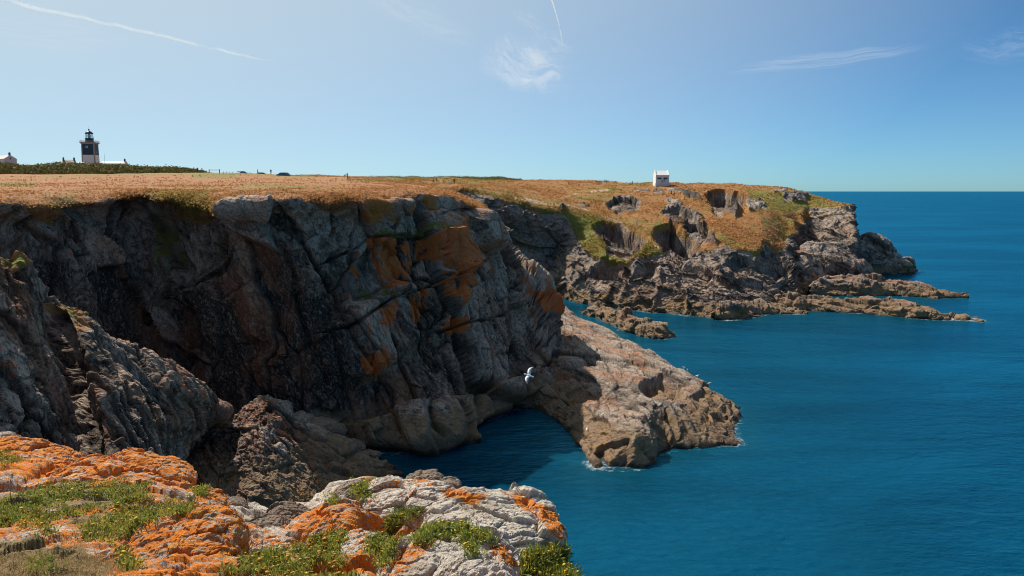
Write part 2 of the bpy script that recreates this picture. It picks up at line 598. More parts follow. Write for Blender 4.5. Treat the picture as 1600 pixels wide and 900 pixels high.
cols = []
for (ur, vr, Yr, ub, Yb, vs, vi) in (
        (-330, 311, 66, -400, 54, 272, 287), (-60, 307, 80, -80, 66, 272, 286), (60, 305, 90, 60, 76, 271.5, 286),
        (150, 302, 99, 160, 85, 271, 285), (205, 299, 108, 230, 92, 271, 284), (260, 303, 104, 300, 90, 270.5, 284),
        (330, 306, 98, 390, 88, 270, 285), (400, 299, 96, 470, 87, 271, 284), (470, 302, 98, 560, 90, 275, 286)):
    cols.append(auto_col(V(ur, vr, Yr), D(ub, Yb, 0), V(ur, vi, 158), far_rows(ur, vs)))
for (ur, vr, Yr, ub, vb, sp) in (
        (560, 303, 104, 612, 700, (578, 289, 150)), (640, 301, 111, 692, 705, (650, 295, 142)),
        (700, 306, 117, 742, 664, (705, 302, 134)), (745, 322, 123, 800, 640, (743, 319.5, 130)),
        (770, 336, 128, 850, 626, (760, 329, 131))):
    s = V(*sp)
    if ur == 560:
        back = [V(540, 277.6, 256) + np.array([0, 12, -6]), V(542, 277.7, 252), V(552, 280.5, 220)]
    else:
        back = [s + np.array([0, .6 - .2 * i, -1.2 + .4 * i]) for i in range(3)]
    cols.append(auto_col(V(ur, vr, Yr), Z(ub, vb, 0), s, back))


def wrapped(spine, rim, mids, base):
    s = V(*spine)
    return [s + np.array([0, .6 - .2 * i, -1.2 + .4 * i]) for i in range(3)] + [s, V(*rim)] + [V(*q) for q in mids] + [base, base + np.array([1, 2, -5.])]


cols.append(wrapped((765, 333, 131.5), (777, 347, 131), [(783, 369, 131), (806, 403, 131), (846, 437, 129), (864, 508, 127)], Z(886, 600, 0)))
cols.append(wrapped((757, 328, 134), (767, 337, 137), [(772, 372, 142), (792, 408, 143), (828, 442, 142), (846, 512, 140)], D(850, 139, 0)))
cols.append(wrapped((738, 315.5, 134), (745, 316, 143), [(748, 350, 152), (765, 390, 156), (790, 430, 157), (800, 500, 155)], D(800, 156, 0)))
for (us, vs, Ys, ur, vr, Yr) in ((700, 300.5, 141, 702, 299, 160), (650, 294, 152, 652, 289, 188), (600, 287.5, 168, 602, 282, 218), (545, 282, 185, 547, 278, 250)):
    rim = V(ur, vr, Yr)
    base = D(ur + 12, Yr + 9, 2)
    cols.append([V(us, vs, Ys) + np.array([0, .6 - .2 * i, -1.2 + .4 * i]) for i in range(3)] + [V(us, vs, Ys), rim]
                + [rim + (base - rim) * t for t in (.15, .4, .65, .85)] + [base, base - np.array([0, 0, 6])])
wr = [6, 8, 12, 26, 30, 75, 95, 95, 75, 8]
P, tc, tr = loft(cols, 860, 460, wr=wr)
P = blur(P, 3)
u, v = project(P)
S = np.broadcast_to(tr[None, :], P.shape[:2])
Cc = np.broadcast_to(tc[:, None], P.shape[:2])
front = (Cc < 14.6)
edge = smooth(S, 3.55, 4.0) * (1 - smooth(S, 4.3, 5.5))
P[..., 1] += edge * (fbm(P, 11, 4, 811) * 2.6 + fbm(P, 3, 3, 815) * .8)
P[..., 2] += edge * (fbm(P, 8, 3, 819) * .55 + fbm(P, 1.6, 3, 823) * .30)
N = normals(P)
if (N[200, 300, 1] > 0):
    N = -N
rim_n = fbm(P, 14, 4, 5) * .16 + fbm(P, 4, 3, 9) * .10
SR = S + rim_n
# turf hangs lower in the gullies
dip = np.interp(u, [-300, 40, 75, 95, 150, 190, 235, 285, 300, 335, 360, 410, 470, 520, 560, 600, 700, 800],
                [.02, .08, .75, .50, .08, .10, .60, .85, .95, .60, .05, .0, .15, .55, .15, .0, .0, .05])
grass = 1 - smooth(SR, 4.05 + dip, 4.30 + dip)
mask = smooth(SR, 3.95 + dip, 4.35 + dip) * np.where(S > 4, 1, 0)
Bm = basis((0.45, -0.35, -0.82), (1, 0.5, 0.2))
fr = np.where(front, 1.0, 0.0)
Nf = blur(N, 20)
Nf /= np.maximum(np.linalg.norm(Nf, axis=-1, keepdims=True), 1e-6)
# large structure of the face
for line, h, w in (([(58, 303), (92, 326), (132, 350), (162, 378), (210, 440), (240, 500)], 3.2, 50),
                   ([(186, 296), (212, 318), (228, 345), (240, 382), (268, 425), (300, 470)], 3.0, 40),
                   ([(250, 520), (262, 480), (285, 455), (310, 500), (322, 560)], -1.2, 60)):
    d, par = poly_d(u, v, line, closed=False)
    f = smooth(-d, -2, 5) * np.exp(-np.maximum(-d, 0) / w) * (1 - smooth(par, .8, 1.0)) * smooth(S, 4.25, 4.7) * fr
    P -= Nf * (h * f)[..., None]
bl = lambda poly, h, s: bulge(P, Nf * (fr * smooth(S, 4.12, 4.4))[..., None], u, v, poly, h, s)
bl([(338, 318), (402, 297), (424, 297), (424, 326), (411, 346), (432, 388), (441, 398), (405, 381), (370, 366), (345, 345)], 2.2, 6)
bl([(310, 345), (345, 348), (372, 370), (440, 400), (470, 470), (450, 560), (380, 560), (330, 500), (305, 430)], -1.3, 22)
bl([(560, 304), (640, 300), (650, 350), (664, 368), (640, 372), (575, 370), (566, 345)], 1.5, 5)
bl([(722, 335), (745, 325), (770, 338), (781, 365), (776, 392), (766, 394), (735, 387), (721, 360)], 2.6, 6)
bl([(573, 372), (634, 372), (646, 402), (634, 460), (596, 466), (580, 420)], 1.3, 4)
bl([(652, 372), (692, 364), (716, 412), (714, 436), (690, 445), (664, 410)], 1.5, 4)
bl([(250, 520), (270, 470), (300, 480), (330, 560), (300, 610), (250, 580)], -3.2, 18)
bl([(470, 525), (600, 445), (700, 428), (720, 470), (640, 560), (560, 610), (500, 580)], 1.6, 18)
bl([(545, 660), (640, 640), (720, 620), (728, 700), (660, 712), (560, 702)], 2.5, 12)
bl([(735, 620), (790, 600), (860, 580), (880, 610), (790, 645), (735, 668)], 1.8, 8)
bl([(790, 480), (830, 465), (855, 470), (862, 520), (835, 500), (800, 500)], 1.4, 5)
for line, h, w in (([(307, 325), (304, 370), (306, 425)], 2.2, 3), ([(292, 328), (256, 362)], 1.6, 2.5), ([(516, 312), (518, 348), (520, 372)], 1.5, 1.8),
                   ([(561, 304), (564, 345), (578, 372), (590, 440), (612, 475)], 2.2, 2.4), ([(616, 302), (634, 352), (640, 400), (640, 440), (668, 480)], 2.0, 2.4),
                   ([(650, 300), (640, 330), (652, 368), (690, 445)], 1.2, 1.8), ([(718, 318), (722, 350), (738, 388), (745, 402)], 2.2, 2.2),
                   ([(668, 346), (690, 330), (722, 328), (760, 322)], 1.3, 1.8), ([(778, 386), (745, 410), (712, 432), (680, 448), (610, 470), (540, 515), (470, 525)], 1.5, 2.0),
                   ([(498, 418), (520, 404), (548, 392), (575, 372)], 1.2, 1.8), ([(440, 385), (462, 420), (470, 470), (486, 540), (520, 600)], 1.7, 4),
                   ([(700, 440), (720, 500), (745, 560), (760, 640)], 1.3, 2.2), ([(640, 480), (665, 560), (700, 610)], 1.1, 2.2), ([(845, 470), (800, 490), (740, 505), (680, 520), (640, 520)], 1.3, 2.2),
                   ([(734, 600), (733, 640), (731, 672)], 2.6, 2.5), ([(664, 640), (672, 680), (690, 706)], 1.8, 3), ([(760, 420), (800, 470), (830, 520)], 1.0, 2), ([(600, 520), (640, 600), (655, 650)], 1.0, 2.2)):
    groove(P, Nf * (fr * smooth(S, 4.12, 4.4))[..., None], u, v, line, h, w)
P0z = P[..., 2].copy()
amp_map = mask * (.4 + .6 * smooth(S, 4.3, 5.1)) * (0.75 + 0.5 * smooth(fbm(P, 30, 2, 77), -.3, .3))
P, blocks = rockify(P, Nf, amp_map, Bm, [(17, 2.6, (2.2, 1, .8)), (6.5, 1.2, (2.4, 1, .75)), (2.4, .42, (2.2, 1, .75)), (1.0, .22, (2.0, 1, .9)), (.45, .11, (1.8, 1, 1))], 100, (.05, 2.2), crack=.25)
rimz = np.take_along_axis(P0z, np.argmin(np.abs(S - 4.0), axis=1)[:, None], 1)
P[..., 2] = np.where((S > 4.0) & (P[..., 2] > rimz - .1), rimz - .1 + (P[..., 2] - rimz + .1) * .1, P[..., 2])
gm = 1 - mask
P[..., 2] += gm * (fbm(P, 9, 4, 33) * .35 + fbm(P, 1.4, 2, 35) * .10 * smooth(S, 3.0, 3.8))
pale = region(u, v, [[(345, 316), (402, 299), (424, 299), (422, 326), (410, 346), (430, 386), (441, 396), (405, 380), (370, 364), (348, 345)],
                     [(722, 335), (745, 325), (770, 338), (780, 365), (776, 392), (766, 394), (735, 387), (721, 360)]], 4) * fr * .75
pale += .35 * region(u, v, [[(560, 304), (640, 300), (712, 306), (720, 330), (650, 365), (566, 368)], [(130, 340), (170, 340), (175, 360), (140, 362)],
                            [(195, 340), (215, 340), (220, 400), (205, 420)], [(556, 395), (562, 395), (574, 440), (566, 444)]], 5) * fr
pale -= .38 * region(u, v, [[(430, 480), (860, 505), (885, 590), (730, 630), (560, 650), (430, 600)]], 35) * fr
pale -= .55 * region(u, v, [[(60, 410), (160, 400), (230, 470), (430, 400), (520, 470), (520, 640), (300, 660), (100, 520)]], 35) * fr  # deep shade of the lower face put into the rock colour
uw = u + fbm(P, 5, 5, 611) * 16
vw = v + fbm(P, 5, 5, 617) * 16
lich = region(uw, vw, [[(576, 372), (632, 371), (642, 402), (630, 458), (602, 460), (582, 420)], [(655, 372), (690, 365), (714, 412), (711, 434), (690, 442), (664, 410)],
                     [(540, 392), (549, 392), (564, 442), (558, 444)], [(708, 366), (716, 366), (720, 386), (714, 386)], [(744, 393), (757, 393), (758, 404), (745, 405)],
                     [(628, 462), (655, 455), (662, 500), (640, 510)], [(668, 445), (690, 445), (690, 480), (672, 478)], [(822, 472), (848, 466), (856, 488), (842, 492)],
                     [(548, 566), (582, 566), (582, 588), (550, 590)], [(580, 480), (612, 476), (612, 505), (588, 505)], [(690, 505), (706, 512), (700, 530), (686, 525)]], 11) * fr * .97
lich += .12 * region(u, v, [[(480, 420), (560, 330), (740, 320), (820, 440), (860, 500), (700, 500), (600, 600), (500, 600)]], 40) * fr
ochre = region(uw, vw, [[(562, 306), (612, 308), (606, 330), (566, 334)], [(654, 302), (676, 304), (674, 332), (658, 330)], [(586, 338), (606, 336), (612, 352), (592, 356)],
                      [(680, 336), (698, 326), (700, 332), (684, 346)], [(626, 312), (642, 306), (644, 330), (638, 345)]], 9) * fr * .8
ochre += .10 * region(u, v, [[(-60, 306), (520, 306), (540, 345), (300, 420), (100, 380), (-60, 360)]], 30) * fr
green = .15 + .45 * smooth(fbm(P, 40, 3, 44), .1, .5) * gm
green = np.where(S > 3.8, .22 + .30 * region(u, v, [[(70, 300), (110, 300), (125, 320), (80, 320)], [(230, 300), (300, 298), (345, 320), (300, 345), (240, 330)]], 10) + .12 * smooth(u, 160, 340) * (u < 350), green)
green += .5 * region(u, v, [[(300, 272), (375, 272), (370, 279), (305, 279)], [(0, 284), (60, 284), (50, 292), (0, 292)]], 2)
g2 = np.maximum(grass, .50 * region(u, v, [[(575, 358), (690, 350), (690, 372), (575, 376)], [(560, 455), (600, 448), (600, 470), (560, 472)], [(70, 305), (90, 318), (150, 368), (162, 382), (120, 350), (80, 322)], [(222, 335), (236, 345), (270, 420), (240, 420)]], 4) * fr)
green = np.where((grass < .3), .95, green)
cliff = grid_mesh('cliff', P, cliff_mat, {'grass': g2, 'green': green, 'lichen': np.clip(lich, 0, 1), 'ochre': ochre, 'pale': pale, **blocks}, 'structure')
MAIN_P, MAIN_S, MAIN_G, MAIN_GR = P, S, g2, green

# ================================================================== far headland
def fcol(S_, A_, B_, Cm, Dw):
    s = V(*S_)
    g = lambda q: V(*q[1:]) if q[0] == 'V' else (D(*q[1:]) if q[0] == 'D' else Z(*q[1:]))
    return [s + np.array([2, 60, -22.]), s + np.array([0, 22, -3.]), s, V(*A_), V(*B_), g(Cm), g(Dw), g(Dw) + np.array([0.3, -2, -5.])]


fc = [fcol((420, 276.5, 430), (420, 279, 350), (420, 280.5, 285), ('D', 420, 272, 14), ('D', 420, 262, 0)),
      fcol((500, 277.5, 420), (500, 279, 340), (500, 280.5, 275), ('D', 500, 264, 14), ('D', 500, 256, 0)),
      fcol((580, 278.5, 410), (580, 279.6, 330), (580, 281.5, 262), ('D', 590, 255, 13), ('D', 595, 248, 0)),
      fcol((660, 278.5, 400), (660, 284, 320), (660, 291, 255), ('D', 668, 247, 14), ('D', 680, 240, 0)),
      fcol((720, 279, 400), (722, 284.5, 315), (724, 291, 250), ('D', 735, 243, 14), ('D', 745, 237, 0)),
      fcol((780, 281, 400), (785, 289, 310), (785, 303.5, 246), ('D', 797, 240, 12), ('D', 805, 233, 0)),
      fcol((830, 282.5, 395), (840, 297, 305), (835, 317, 244), ('D', 842, 238, 11), ('D', 846, 233, 0)),
      fcol((870, 283, 390), (885, 305, 300), (880, 327, 242), ('D', 866, 239, 12), ('Z', 864, 463, 0)),
      fcol((905, 283.5, 385), (920, 310, 290), (918, 350, 241), ('V', 872, 392, 236), ('Z', 890, 470, 0)),
      fcol((960, 284, 375), (970, 316, 285), (962, 370, 231), ('V', 925, 398, 225), ('Z', 935, 478, 0)),
      fcol((1010, 285, 360), (1020, 320, 280), (1012, 376, 224), ('V', 1000, 405, 214), ('Z', 1005, 487, 0)),
      fcol((1060, 286, 350), (1075, 322, 278), (1070, 385, 226), ('V', 1065, 425, 208), ('Z', 1070, 492, 0)),
      fcol((1120, 287.5, 345), (1128, 326, 276), (1140, 385, 230), ('V', 1140, 438, 207), ('Z', 1140, 498, 0)),
      fcol((1180, 290, 340), (1186, 330, 275), (1196, 388, 236), ('V', 1198, 440, 212), ('Z', 1196, 488, 0)),
      fcol((1225, 293.5, 330), (1222, 335, 284), (1226, 396, 250), ('V', 1236, 438, 232), ('Z', 1245, 468, 0)),
      fcol((1263, 300, 322), (1262, 335, 300), (1262, 385, 281), ('V', 1272, 425, 258), ('Z', 1285, 455, 0)),
      fcol((1300, 311.5, 312), (1305, 338, 291), (1312, 380, 268), ('V', 1318, 420, 256), ('Z', 1330, 450, 0)),
      fcol((1326, 319, 304), (1334, 342, 283), (1338, 380, 266), ('V', 1346, 418, 264), ('Z', 1362, 446, 0)),
      fcol((1326, 322, 312), (1336, 350, 298), (1338, 385, 284), ('V', 1343, 420, 287), ('D', 1355, 282, 0)),
      fcol((1290, 318, 345), (1300, 350, 340), (1300, 390, 335), ('D', 1300, 330, 8), ('D', 1300, 325, 0))]
P, tc, tr = loft(fc, 800, 330, wr=[4, 6, 45, 75, 60, 80, 8])
P = blur(P, 2)
u, v = project(P)
S = np.broadcast_to(tr[None, :], P.shape[:2])
Cc = np.broadcast_to(tc[:, None], P.shape[:2])
N = normals(P)
if N[300, 200, 2] < 0:
    N = -N
Nf = blur(N, 12); Nf /= np.maximum(np.linalg.norm(Nf, axis=-1, keepdims=True), 1e-6)
# where turf ends and rock begins, as a line across the slope (screen height of the original smooth slope)
vline = np.interp(u, [420, 660, 724, 785, 835, 880, 905, 930, 950, 1000, 1040, 1090, 1140, 1190, 1212, 1240, 1262, 1300, 1330, 1345],
                  [284, 293, 294, 306, 320, 333, 378, 402, 405, 402, 392, 388, 392, 398, 400, 360, 338, 326, 322, 320])
nz = fbm(P, 16, 4, 205) * 9 + fbm(P, 5, 3, 208) * 5
left = smooth(u, 905, 875)
rock_by_row = smooth(S + fbm(P, 12, 3, 201) * .12, 4.0, 4.2)
rock = np.maximum(smooth(v + nz, vline - 4, vline + 4) * (1 - left), rock_by_row * left)
outcrops = [[(945, 318), (958, 310), (985, 306), (1002, 314), (1000, 326), (985, 330), (962, 322)], [(1030, 336), (1042, 322), (1060, 320), (1085, 333), (1098, 340), (1080, 348), (1050, 345), (1040, 342)],
            [(1066, 350), (1078, 340), (1100, 345), (1112, 365), (1120, 385), (1100, 380), (1085, 362)], [(1105, 300), (1130, 296), (1160, 304), (1158, 318), (1150, 340), (1130, 332), (1112, 312)],
            [(990, 296), (1015, 294), (1015, 300), (992, 300)], [(1020, 297), (1036, 296), (1036, 303), (1020, 303)], [(1040, 294), (1075, 297), (1080, 302), (1045, 300)],
            [(1065, 304), (1092, 306), (1095, 312), (1068, 310)], [(1040, 308), (1062, 312), (1062, 318), (1042, 316)], [(1205, 295), (1228, 295), (1230, 304), (1208, 304)],
            [(1222, 304), (1240, 300), (1262, 304), (1260, 316), (1226, 316)], [(1165, 312), (1190, 312), (1200, 326), (1170, 330)], [(870, 322), (885, 326), (880, 332)],
            [(1085, 350), (1100, 348), (1110, 375), (1090, 372)], [(930, 357), (948, 352), (950, 366), (930, 368)], [(900, 320), (918, 320), (915, 326)]]
oc = region(u, v, outcrops, 3)
front = smooth(Cc, 0, .1) * (Cc < 17.6)
P[..., 2] += .9 * oc * front * smooth(v, 296, 312)
rock = np.maximum(rock, oc)
# the right buttress is rock below its own line
rock = np.maximum(rock, smooth(u + nz, 1255, 1268) * smooth(v, 318 + (u - 1260) * .02, 330))
# dark steps facing the sea
for line, h, w, sh in (([(925, 352), (945, 343), (965, 348), (985, 356), (1005, 366), (1016, 374)], 7.0, 28, 3), ([(1012, 366), (1026, 354), (1045, 346), (1068, 356), (1088, 368), (1100, 380)], 9.5, 36, 4),
                       ([(1100, 304), (1112, 298), (1135, 296), (1162, 304), (1166, 316)], 8.0, 26, 3), ([(948, 322), (960, 312), (985, 310), (1004, 318)], 3.5, 14, 2),
                       ([(1032, 334), (1046, 322), (1066, 326), (1100, 344)], 4.0, 14, 2), ([(1066, 352), (1082, 342), (1104, 352), (1118, 372)], 5.0, 16, 2),
                       ([(905, 425), (930, 410), (950, 402), (966, 396)], 5.0, 24, 3), ([(970, 425), (1000, 412), (1025, 405)], 4.0, 26, 3), ([(1060, 400), (1090, 410), (1115, 425)], 3.5, 22, 3),
                       ([(1130, 405), (1160, 398), (1200, 402), (1222, 412)], 4.5, 22, 3), ([(1110, 430), (1150, 425), (1190, 432), (1230, 445)], 3.0, 18, 3), ([(1196, 376), (1208, 386), (1216, 400), (1232, 430)], 5, 20, 3)):
    f = scarp(P, Nf, u, v, line, h, w, 'z', sh)
    rock = np.maximum(rock, smooth(f, .12, .38))
# gully beside the right buttress
groove(P, Nf, u, v, [(1256, 326), (1248, 345), (1236, 372), (1228, 400), (1236, 430)], 3.0, 9)
groove(P, Nf, u, v, [(1320, 352), (1300, 372), (1292, 400)], 4.0, 8)
# deep cove behind the green spur
groove(P, Nf, u, v, [(905, 440), (925, 415), (945, 400)], 2.0, 5)
groove(P, Nf, u, v, [(1000, 400), (985, 440), (975, 480)], 1.6, 4)
groove(P, Nf, u, v, [(1035, 400), (1030, 440), (1020, 490)], 1.4, 4)
groove(P, Nf, u, v, [(1075, 440), (1072, 492)], 1.3, 3)
groove(P, Nf, u, v, [(1110, 400), (1118, 430), (1135, 455)], 1.6, 5)
bulge(P, Nf, u, v, [(1275, 345), (1325, 342), (1335, 378), (1295, 372), (1272, 360)], 2.0, 10)
Bh = basis((0.75, -0.55, -0.25), (0.3, 1, .5))
mask = rock
P, blocks = rockify(P, Nf, mask, Bh, [(12, 1.5, (2.2, 1, .8)), (5, 1.1, (2.0, 1, .8)), (2.2, .55, (1.8, 1, .8)), (1.1, .22, (1.5, 1, 1))], 300, (.25, 2.0), crack=.3)
P[..., 0] += rock * fbm(P, 3.2, 4, 341) * .7
P[..., 1] += rock * fbm(P, 3.2, 4, 347) * .7
P[..., 2] += (1 - rock) * (fbm(P, 18, 4, 333) * 1.0 + fbm(P, 3, 2, 335) * .28)
green = .22 + .35 * smooth(fbm(P, 30, 3, 350), .0, .5)
green = np.maximum(green, .75 * region(u, v, [[(560, 276), (800, 278), (830, 283), (760, 288), (600, 284)], [(868, 325), (948, 340), (1010, 372), (1050, 398), (960, 410), (850, 400)], [(1165, 293), (1260, 300), (1310, 318), (1300, 330), (1230, 336), (1165, 320)]], 8))
green = np.maximum(green, .55 * region(u, v, [[(880, 330), (950, 330), (1050, 345), (1100, 350), (1210, 395), (1180, 400), (1100, 380), (1010, 372)]], 12))
green = np.maximum(green, 1.1 * region(u, v, [[(878, 335), (925, 340), (945, 345), (930, 365), (890, 380), (855, 402), (850, 400), (870, 360)]], 5))
path = np.zeros(u.shape)
for line, w in (([(800, 309), (850, 318), (900, 326), (935, 336), (965, 346), (1002, 366)], 2.2), ([(938, 364), (955, 374), (975, 377), (1000, 375), (1020, 384), (1040, 392)], 1.8), ([(870, 312), (910, 301), (950, 298)], 1.2), ([(1072, 330), (1082, 316)], 1.0)):
    d, par = poly_d(u, v, line, closed=False)
    path = np.maximum(path, np.exp(-(d / w) ** 2))
pale = .45 * region(u, v, [[(1262, 322), (1330, 322), (1338, 375), (1290, 372)], [(860, 400), (940, 395), (960, 440), (880, 440)], [(1160, 330), (1240, 335), (1225, 370), (1190, 372)]], 12) - .25 * region(u, v, [[(560, 285), (880, 330), (870, 470), (560, 400)]], 8)
pale = np.maximum(pale, .7 * region(u, v, [[(900, 392), (945, 385), (950, 402), (905, 408)]], 4))
green = np.where(v > 500, 0, green)
grass = np.maximum((1 - rock), .48 * region(u, v, [[(1110, 345), (1210, 390), (1150, 395), (1100, 380)], [(1270, 320), (1310, 325), (1310, 350), (1275, 345)], [(780, 330), (860, 400), (800, 400)]], 8))
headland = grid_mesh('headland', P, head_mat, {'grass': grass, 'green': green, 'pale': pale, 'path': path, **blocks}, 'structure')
HEAD_P, HEAD_G, HEAD_GR = P, grass, green


# ================================================================== generic rock ridge standing in the sea
def ridge(name, rows_, n_cols, n_rows, mat, layers, seed, B=None, kind=None, rough=(.15, 1.5), wr=None, crack=.3, attrs_fn=None, features=None, smooth_n=8, soft=.55):
    P, tc, tr = loft(rows_, n_cols, n_rows, wr=wr)
    P = blur(P, 2)
    u, v = project(P)
    N = normals(P)
    if (N[n_cols // 2, n_rows // 2, 2] < 0):
        N = -N
    Nf = blur(N, smooth_n); Nf /= np.maximum(np.linalg.norm(Nf, axis=-1, keepdims=True), 1e-6)
    fm = features(P, Nf, u, v, tr) if features else None
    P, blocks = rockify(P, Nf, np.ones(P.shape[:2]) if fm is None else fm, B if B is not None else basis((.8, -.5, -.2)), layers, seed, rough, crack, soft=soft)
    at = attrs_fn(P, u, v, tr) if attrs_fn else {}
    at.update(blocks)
    return grid_mesh(name, P, mat, at, kind), P


def sea_ridge(name, cols_, thick, n_cols, n_rows, mat, layers, seed, **kw):
    """cols_: (u_top, v_top, u_base, v_base): skyline and waterline as seen; thick = metres from the front waterline to the back one"""
    rows_ = []
    for i, (ut, vt, ub, vb) in enumerate(cols_):
        th = thick[i] if isinstance(thick, (list, tuple)) else thick
        b = Z(ub, vb, 0)
        top = V(ut, vt, b[1] + th * .5)
        back = np.array([top[0] * .5 + b[0] * .5 + (top[0] - b[0]) * .5, b[1] + th, -.2])
        f1 = b + (top - b) * np.array([.5, .38, .66])
        f2 = top + (back - top) * np.array([.5, .5, .3])
        rows_.append([back + np.array([0, .8, -3.]), back, f2, top, f1, b, b + np.array([0, -.8, -3.])])
    return ridge(name, rows_, n_cols, n_rows, mat, layers, seed, **kw)


# rock shelf running out from the foot of the main cliff
sh = [[(780, 455, 10), (775, 530, 8), (765, 590, 4), (760, 650, 0)], [(862, 470, 7.5), (850, 540, 6.2), (835, 600, 3.0), (812, 636, 0)], [(895, 487, 6.2), (880, 550, 5.4), (862, 615, 2.2), (850, 642, 0)],
      [(945, 515, 5.2), (930, 575, 4.8), (903, 640, 2.0), (880, 662, 0)], [(1000, 546, 4.8), (985, 600, 4.6), (945, 664, 2.4), (906, 693, 0)], [(1050, 571, 4.3), (1025, 625, 4.2), (985, 686, 2.4), (942, 731, 0)],
      [(1085, 590, 3.6), (1052, 635, 3.0), (1028, 684, 1.8), (1005, 727, 0)], [(1110, 604, 2.9), (1085, 640, 2.4), (1070, 677, 1.1), (1058, 702, 0)],
      [(1140, 621, 1.8), (1122, 645, 1.6), (1112, 672, .8), (1112, 694, 0)], [(1158, 633, .3), (1152, 650, .4), (1152, 675, .2), (1167, 697, -.1)], [(1175, 640, -2), (1170, 655, -2), (1172, 680, -2), (1185, 700, -2)]]
rows_ = []
for c in sh:
    q = [Z(*p) for p in c]
    rows_.append([q[0] + np.array([1, 9, -5 - q[0][2]]), q[0] + np.array([.3, 3, -min(2.5, q[0][2] + 1)])] + q + [q[3] + np.array([0, -.8, -3])])


def shelf_feat(P, Nf, u, v, tr):
    scarp(P, Nf, u, v, [(995, 605), (1010, 592), (1035, 586), (1058, 596), (1072, 622)], 2.4, 26, 'z', 7)
    scarp(P, Nf, u, v, [(1000, 660), (1025, 655), (1050, 670), (1062, 692)], 1.0, 14, 'z', 3)
    scarp(P, Nf, u, v, [(1075, 620), (1100, 610), (1130, 630), (1145, 655)], 1.2, 12, 'z', 3)
    scarp(P, Nf, u, v, [(860, 560), (880, 570), (905, 590), (930, 640)], -.8, 40, 'z', 4)


shelf, SHELF_P = ridge('rock_shelf', rows_, 500, 300, shelf_mat, [(6, .8, (2.4, 1, .8)), (2.4, .48, (2.4, 1, .7)), (1.1, .2, (2.2, 1, .8))], 500, kind='structure',
                       B=basis((.43, -.9, -.1), (.8, .4, .5)), rough=(.16, 1.0), features=shelf_feat, crack=.2, soft=2, wr=[4, 8, 55, 60, 60, 6])

L_far = [(7, 1.2, (2.0, 1, .8)), (3, .75, (1.8, 1, .8)), (1.4, .35, (1.6, 1, 1))]
hump, _ = sea_ridge('sea_crag', [(1205, 432, 1215, 462), (1232, 402, 1250, 456), (1268, 378, 1290, 452), (1308, 378, 1325, 451), (1330, 392, 1350, 449), (1346, 410, 1366, 446), (1372, 433, 1380, 444), (1392, 444, 1394, 446)],
                    [16, 24, 30, 30, 28, 22, 12, 6], 190, 120, head_mat, L_far, 610, rough=(.3, 3),
                    attrs_fn=lambda P, u, v, tr: {'pale': np.full(u.shape, .12) - .4 * region(u, v, [[(1250, 420), (1345, 410), (1350, 440), (1260, 445)]], 8)})
tag(hump, 'brown humped crag in front of the tall buttress at the tip of the headland', 'rock')
end_rock, _ = sea_ridge('sea_crag', [(1330, 405, 1335, 432), (1342, 376, 1350, 430), (1352, 367, 1368, 429), (1374, 367, 1390, 429), (1392, 384, 1405, 429), (1406, 400, 1416, 428.5), (1424, 404, 1428, 427), (1434, 420, 1434, 424), (1440, 425, 1440, 424)],
                        [14, 18, 22, 22, 20, 16, 12, 6, 4], 150, 90, head_mat, L_far, 640, rough=(.3, 3), attrs_fn=lambda P, u, v, tr: {'pale': np.full(u.shape, .18)})
tag(end_rock, 'brown wedge-shaped sea crag standing off the tip of the headland', 'rock')
L_reef = [(5, 1.3, (2, 1, .8)), (2.2, .7, (1.8, 1, .8)), (1.0, .3, (1.5, 1, 1))]
finger_a, _ = sea_ridge('reef', [(1268, 446, 1262, 470), (1290, 433, 1300, 462), (1330, 430, 1340, 463), (1375, 434, 1382, 462), (1402, 436, 1410, 463), (1430, 440, 1436, 464), (1455, 450, 1458, 466), (1478, 455, 1480, 466), (1502, 459, 1502, 465), (1512, 464, 1512, 465)],
                        [14, 16, 16, 15, 14, 13, 11, 9, 6, 3], 220, 70, reef_mat, L_reef, 670)
tag(finger_a, 'upper of the two long brown rock fingers running out from the headland', 'reef')
finger_b, _ = sea_ridge('reef', [(1150, 462, 1155, 480), (1185, 460, 1190, 483), (1222, 455, 1232, 484), (1280, 462, 1290, 487), (1330, 466, 1338, 489), (1385, 468, 1390, 493), (1430, 474, 1435, 498), (1456, 478, 1460, 499.5), (1466, 488, 1468, 499), (1474, 497, 1474, 499)],
                        [10, 12, 12, 12, 11, 10, 10, 9, 6, 3], 240, 70, reef_mat, L_reef, 700)
tag(finger_b, 'lower and longer brown rock finger pointing at three islets', 'reef')
finger_c, _ = sea_ridge('reef', [(1120, 476, 1115, 500), (1150, 468, 1158, 499), (1190, 472, 1198, 491), (1225, 482, 1230, 491), (1254, 488, 1256, 490), (1262, 490.5, 1262, 490.8)],
                        [10, 11, 10, 8, 4, 2], 150, 60, reef_mat, L_reef, 730)
tag(finger_c, 'short brown rock ledge tapering into the water below the headland', 'reef')
islet, _ = sea_ridge('sea_rock', [(912, 488, 914, 490), (922, 480, 922, 494), (940, 476, 942, 502), (968, 484, 966, 513), (985, 487, 990, 523), (1010, 500, 1012, 528), (1034, 511, 1034, 529), (1047, 520, 1046, 526), (1052, 524, 1052, 525)],
                     [5, 9, 13, 14, 13, 12, 9, 6, 3], 190, 90, reef_mat, [(4, 1.1, (2, 1, .8)), (1.7, .6, (1.8, 1, .8)), (.8, .25, (1.5, 1, 1))], 760)
tag(islet, 'low brown rock islet between the big shelf and the headland', 'rock')
